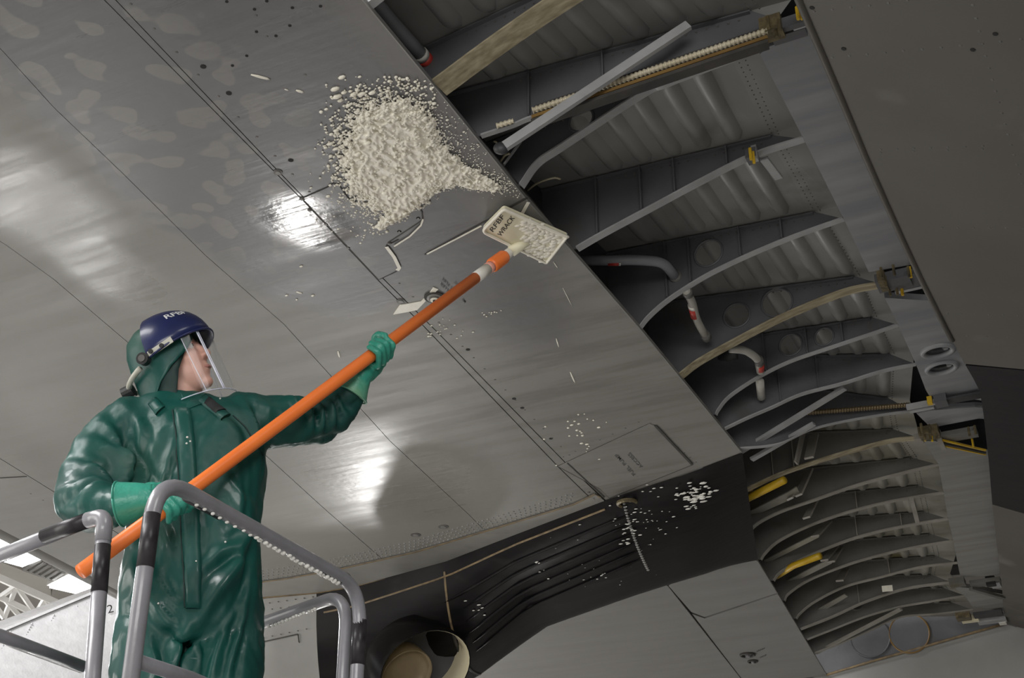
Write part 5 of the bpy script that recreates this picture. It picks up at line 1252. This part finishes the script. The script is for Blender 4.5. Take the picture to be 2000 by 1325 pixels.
for i_, (s_, h_) in enumerate((('RFBF', 0.030),)):
    a0, a1 = math.radians(62), math.radians(22); txt = bpy.data.curves.new('t', 'FONT'); txt.body = s_; txt.size = 1; txt.offset = 0.015
    ob = bpy.data.objects.new('t', txt); me = bpy.data.meshes.new_from_object(ob); bpy.data.objects.remove(ob)
    w_ = max(v.co.x for v in me.vertices)
    for v in me.vertices:
        a = a0 + (a1 - a0) * v.co.x / w_; t = 0.40 + 0.17 * v.co.y; v.co = Vector(crown(a, t, 0.0015))
    me.materials.clear(); me.materials.append(M['chalk']); me.name = 'marker_writing'; link(bpy.data.objects.new('marker_writing', me), shield)

# ---- gloves closed on the pole
def glove(name, xp, wrist_pts, wrist_r, cuff, seed, flip=1, spread=0.0215):
    c = onpole(xp); a = nrm(onpole(xp + 40) - onpole(xp - 40)); w = wrist_pts[0] - c; ew = nrm(w - a * np.dot(w, a)); ec = np.cross(a, ew)
    if np.dot(ec, CAM - c) < 0: ec = -ec
    rngl = np.random.default_rng(seed); mb = MB(); R_ = 0.0335
    for i in range(4):
        s = (i - 1.5) * spread * flip; ln = (195, 215, 208, 180)[i]; rad = (0.0112, 0.0118, 0.0116, 0.0105)[i]
        ang = np.radians(np.linspace(-12, ln, 8)); sk = a * (0.004 * (i - 1.5))
        pts = [c + a * s + sk * k / 7 + (ew * math.cos(t) + ec * math.sin(t)) * (R_ + (0.007 if k in (2, 5) else 0.0)) for k, t in enumerate(ang)]
        pts = [c + a * s * 0.85 + ew * 0.062 + ec * 0.012] + pts
        mb.add(*chain_geo(pts, [rad * 1.15] + [rad * (1 - 0.02 * k) for k in range(8)], 12))
    mb.add(*blob_geo(c + ew * 0.056 - ec * 0.010, (0.046, 0.036, 0.026), (a, ew, ec), 20, 12))
    th = [c + ew * 0.060 - ec * 0.022 + a * 0.036 * flip, c + ew * 0.020 - ec * 0.042 + a * 0.044 * flip, c - ew * 0.018 - ec * 0.036 + a * 0.046 * flip, c - ew * 0.036 - ec * 0.006 + a * 0.044 * flip]
    mb.add(*chain_geo(th, [0.0165, 0.0145, 0.0135, 0.0115], 12))
    p0 = c + ew * 0.07 - ec * 0.006
    mb.add(*chain_geo([p0] + list(wrist_pts), wrist_r, 18))
    def crinkle(co, no):
        ph = np.sin(co @ nrm([1, 2, 3]) * 160 + 2 * np.sin(co @ nrm([3, -1, 1]) * 90)) * np.sin(co @ nrm([-2, 1, 1]) * 120)
        return co + no * (0.0013 * ph)[:, None]
    g_ = remeshed(name, mb, 0.0042, M['glove'], person, 3, 0.4, crinkle)
    P, rr_ = cuff; V, Fc = tube_geo(smooth_path(P, 14), np.interp(np.linspace(0, 1, len(smooth_path(P, 14))), np.linspace(0, 1, len(rr_)), rr_), 26)
    cf = mk('glove_cuff', V, Fc, M['glove'], g_, True)
    tube('cuff_hem', [P[-1] + (np.cross(nrm(P[-1] - P[-2]), q)) * rr_[-1] for q in [nrm(np.cross(nrm(P[-1] - P[-2]), [math.cos(t) * .3 + .1, 1, .2]) * math.cos(t) + np.cross(nrm(P[-1] - P[-2]), np.cross(nrm(P[-1] - P[-2]), [.1, 1, .2])) * math.sin(t)) for t in np.linspace(0, 2 * np.pi, 24)]], 0.003, M['glove'], g_, 6)
    return g_
W2 = [PY(703, 738, YT + .13), PY(694, 752, YT + .135)]
glove('glove', 737, W2, [0.032, 0.036, 0.042], ([PY(706, 733, YT + .13), PY(697, 750, YT + .135), PY(685, 770, YT + .14)], [0.034, 0.042, 0.058]), 1)
W1 = [PY(290, 975, YT - .31), PY(268, 978, YT - .31)]
glove('glove', 332, W1, [0.034, 0.042, 0.048], ([PY(302, 973, YT - .31), PY(272, 978, YT - .31), PY(234, 985, YT - .305)], [0.038, 0.050, 0.062]), 2)
# boots under the suit legs
for x, Yb in ((438, YT - .03), (282, YT - .05)):
    c = PY(x, 1470, Yb); b0 = np.array([c[0], Yb, ZD])
    mb = MB(); mb.add(*chain_geo([b0 + EZ * .055 + np.array([0, .07, 0]), b0 + EZ * .05 + np.array([0, -.07, 0]), b0 + EZ * .045 + np.array([0, -.17, 0])], [.052, .048, .044])); mb.add(*chain_geo([b0 + EZ * .06, b0 + EZ * .2], [.055, .06]))
    def flatten(co, no): co = co.copy(); co[:, 2] = np.maximum(co[:, 2], ZD + 0.002); return co
    remeshed('boot', mb, 0.009, M['plastic'], person, 3, 0.5, flatten)
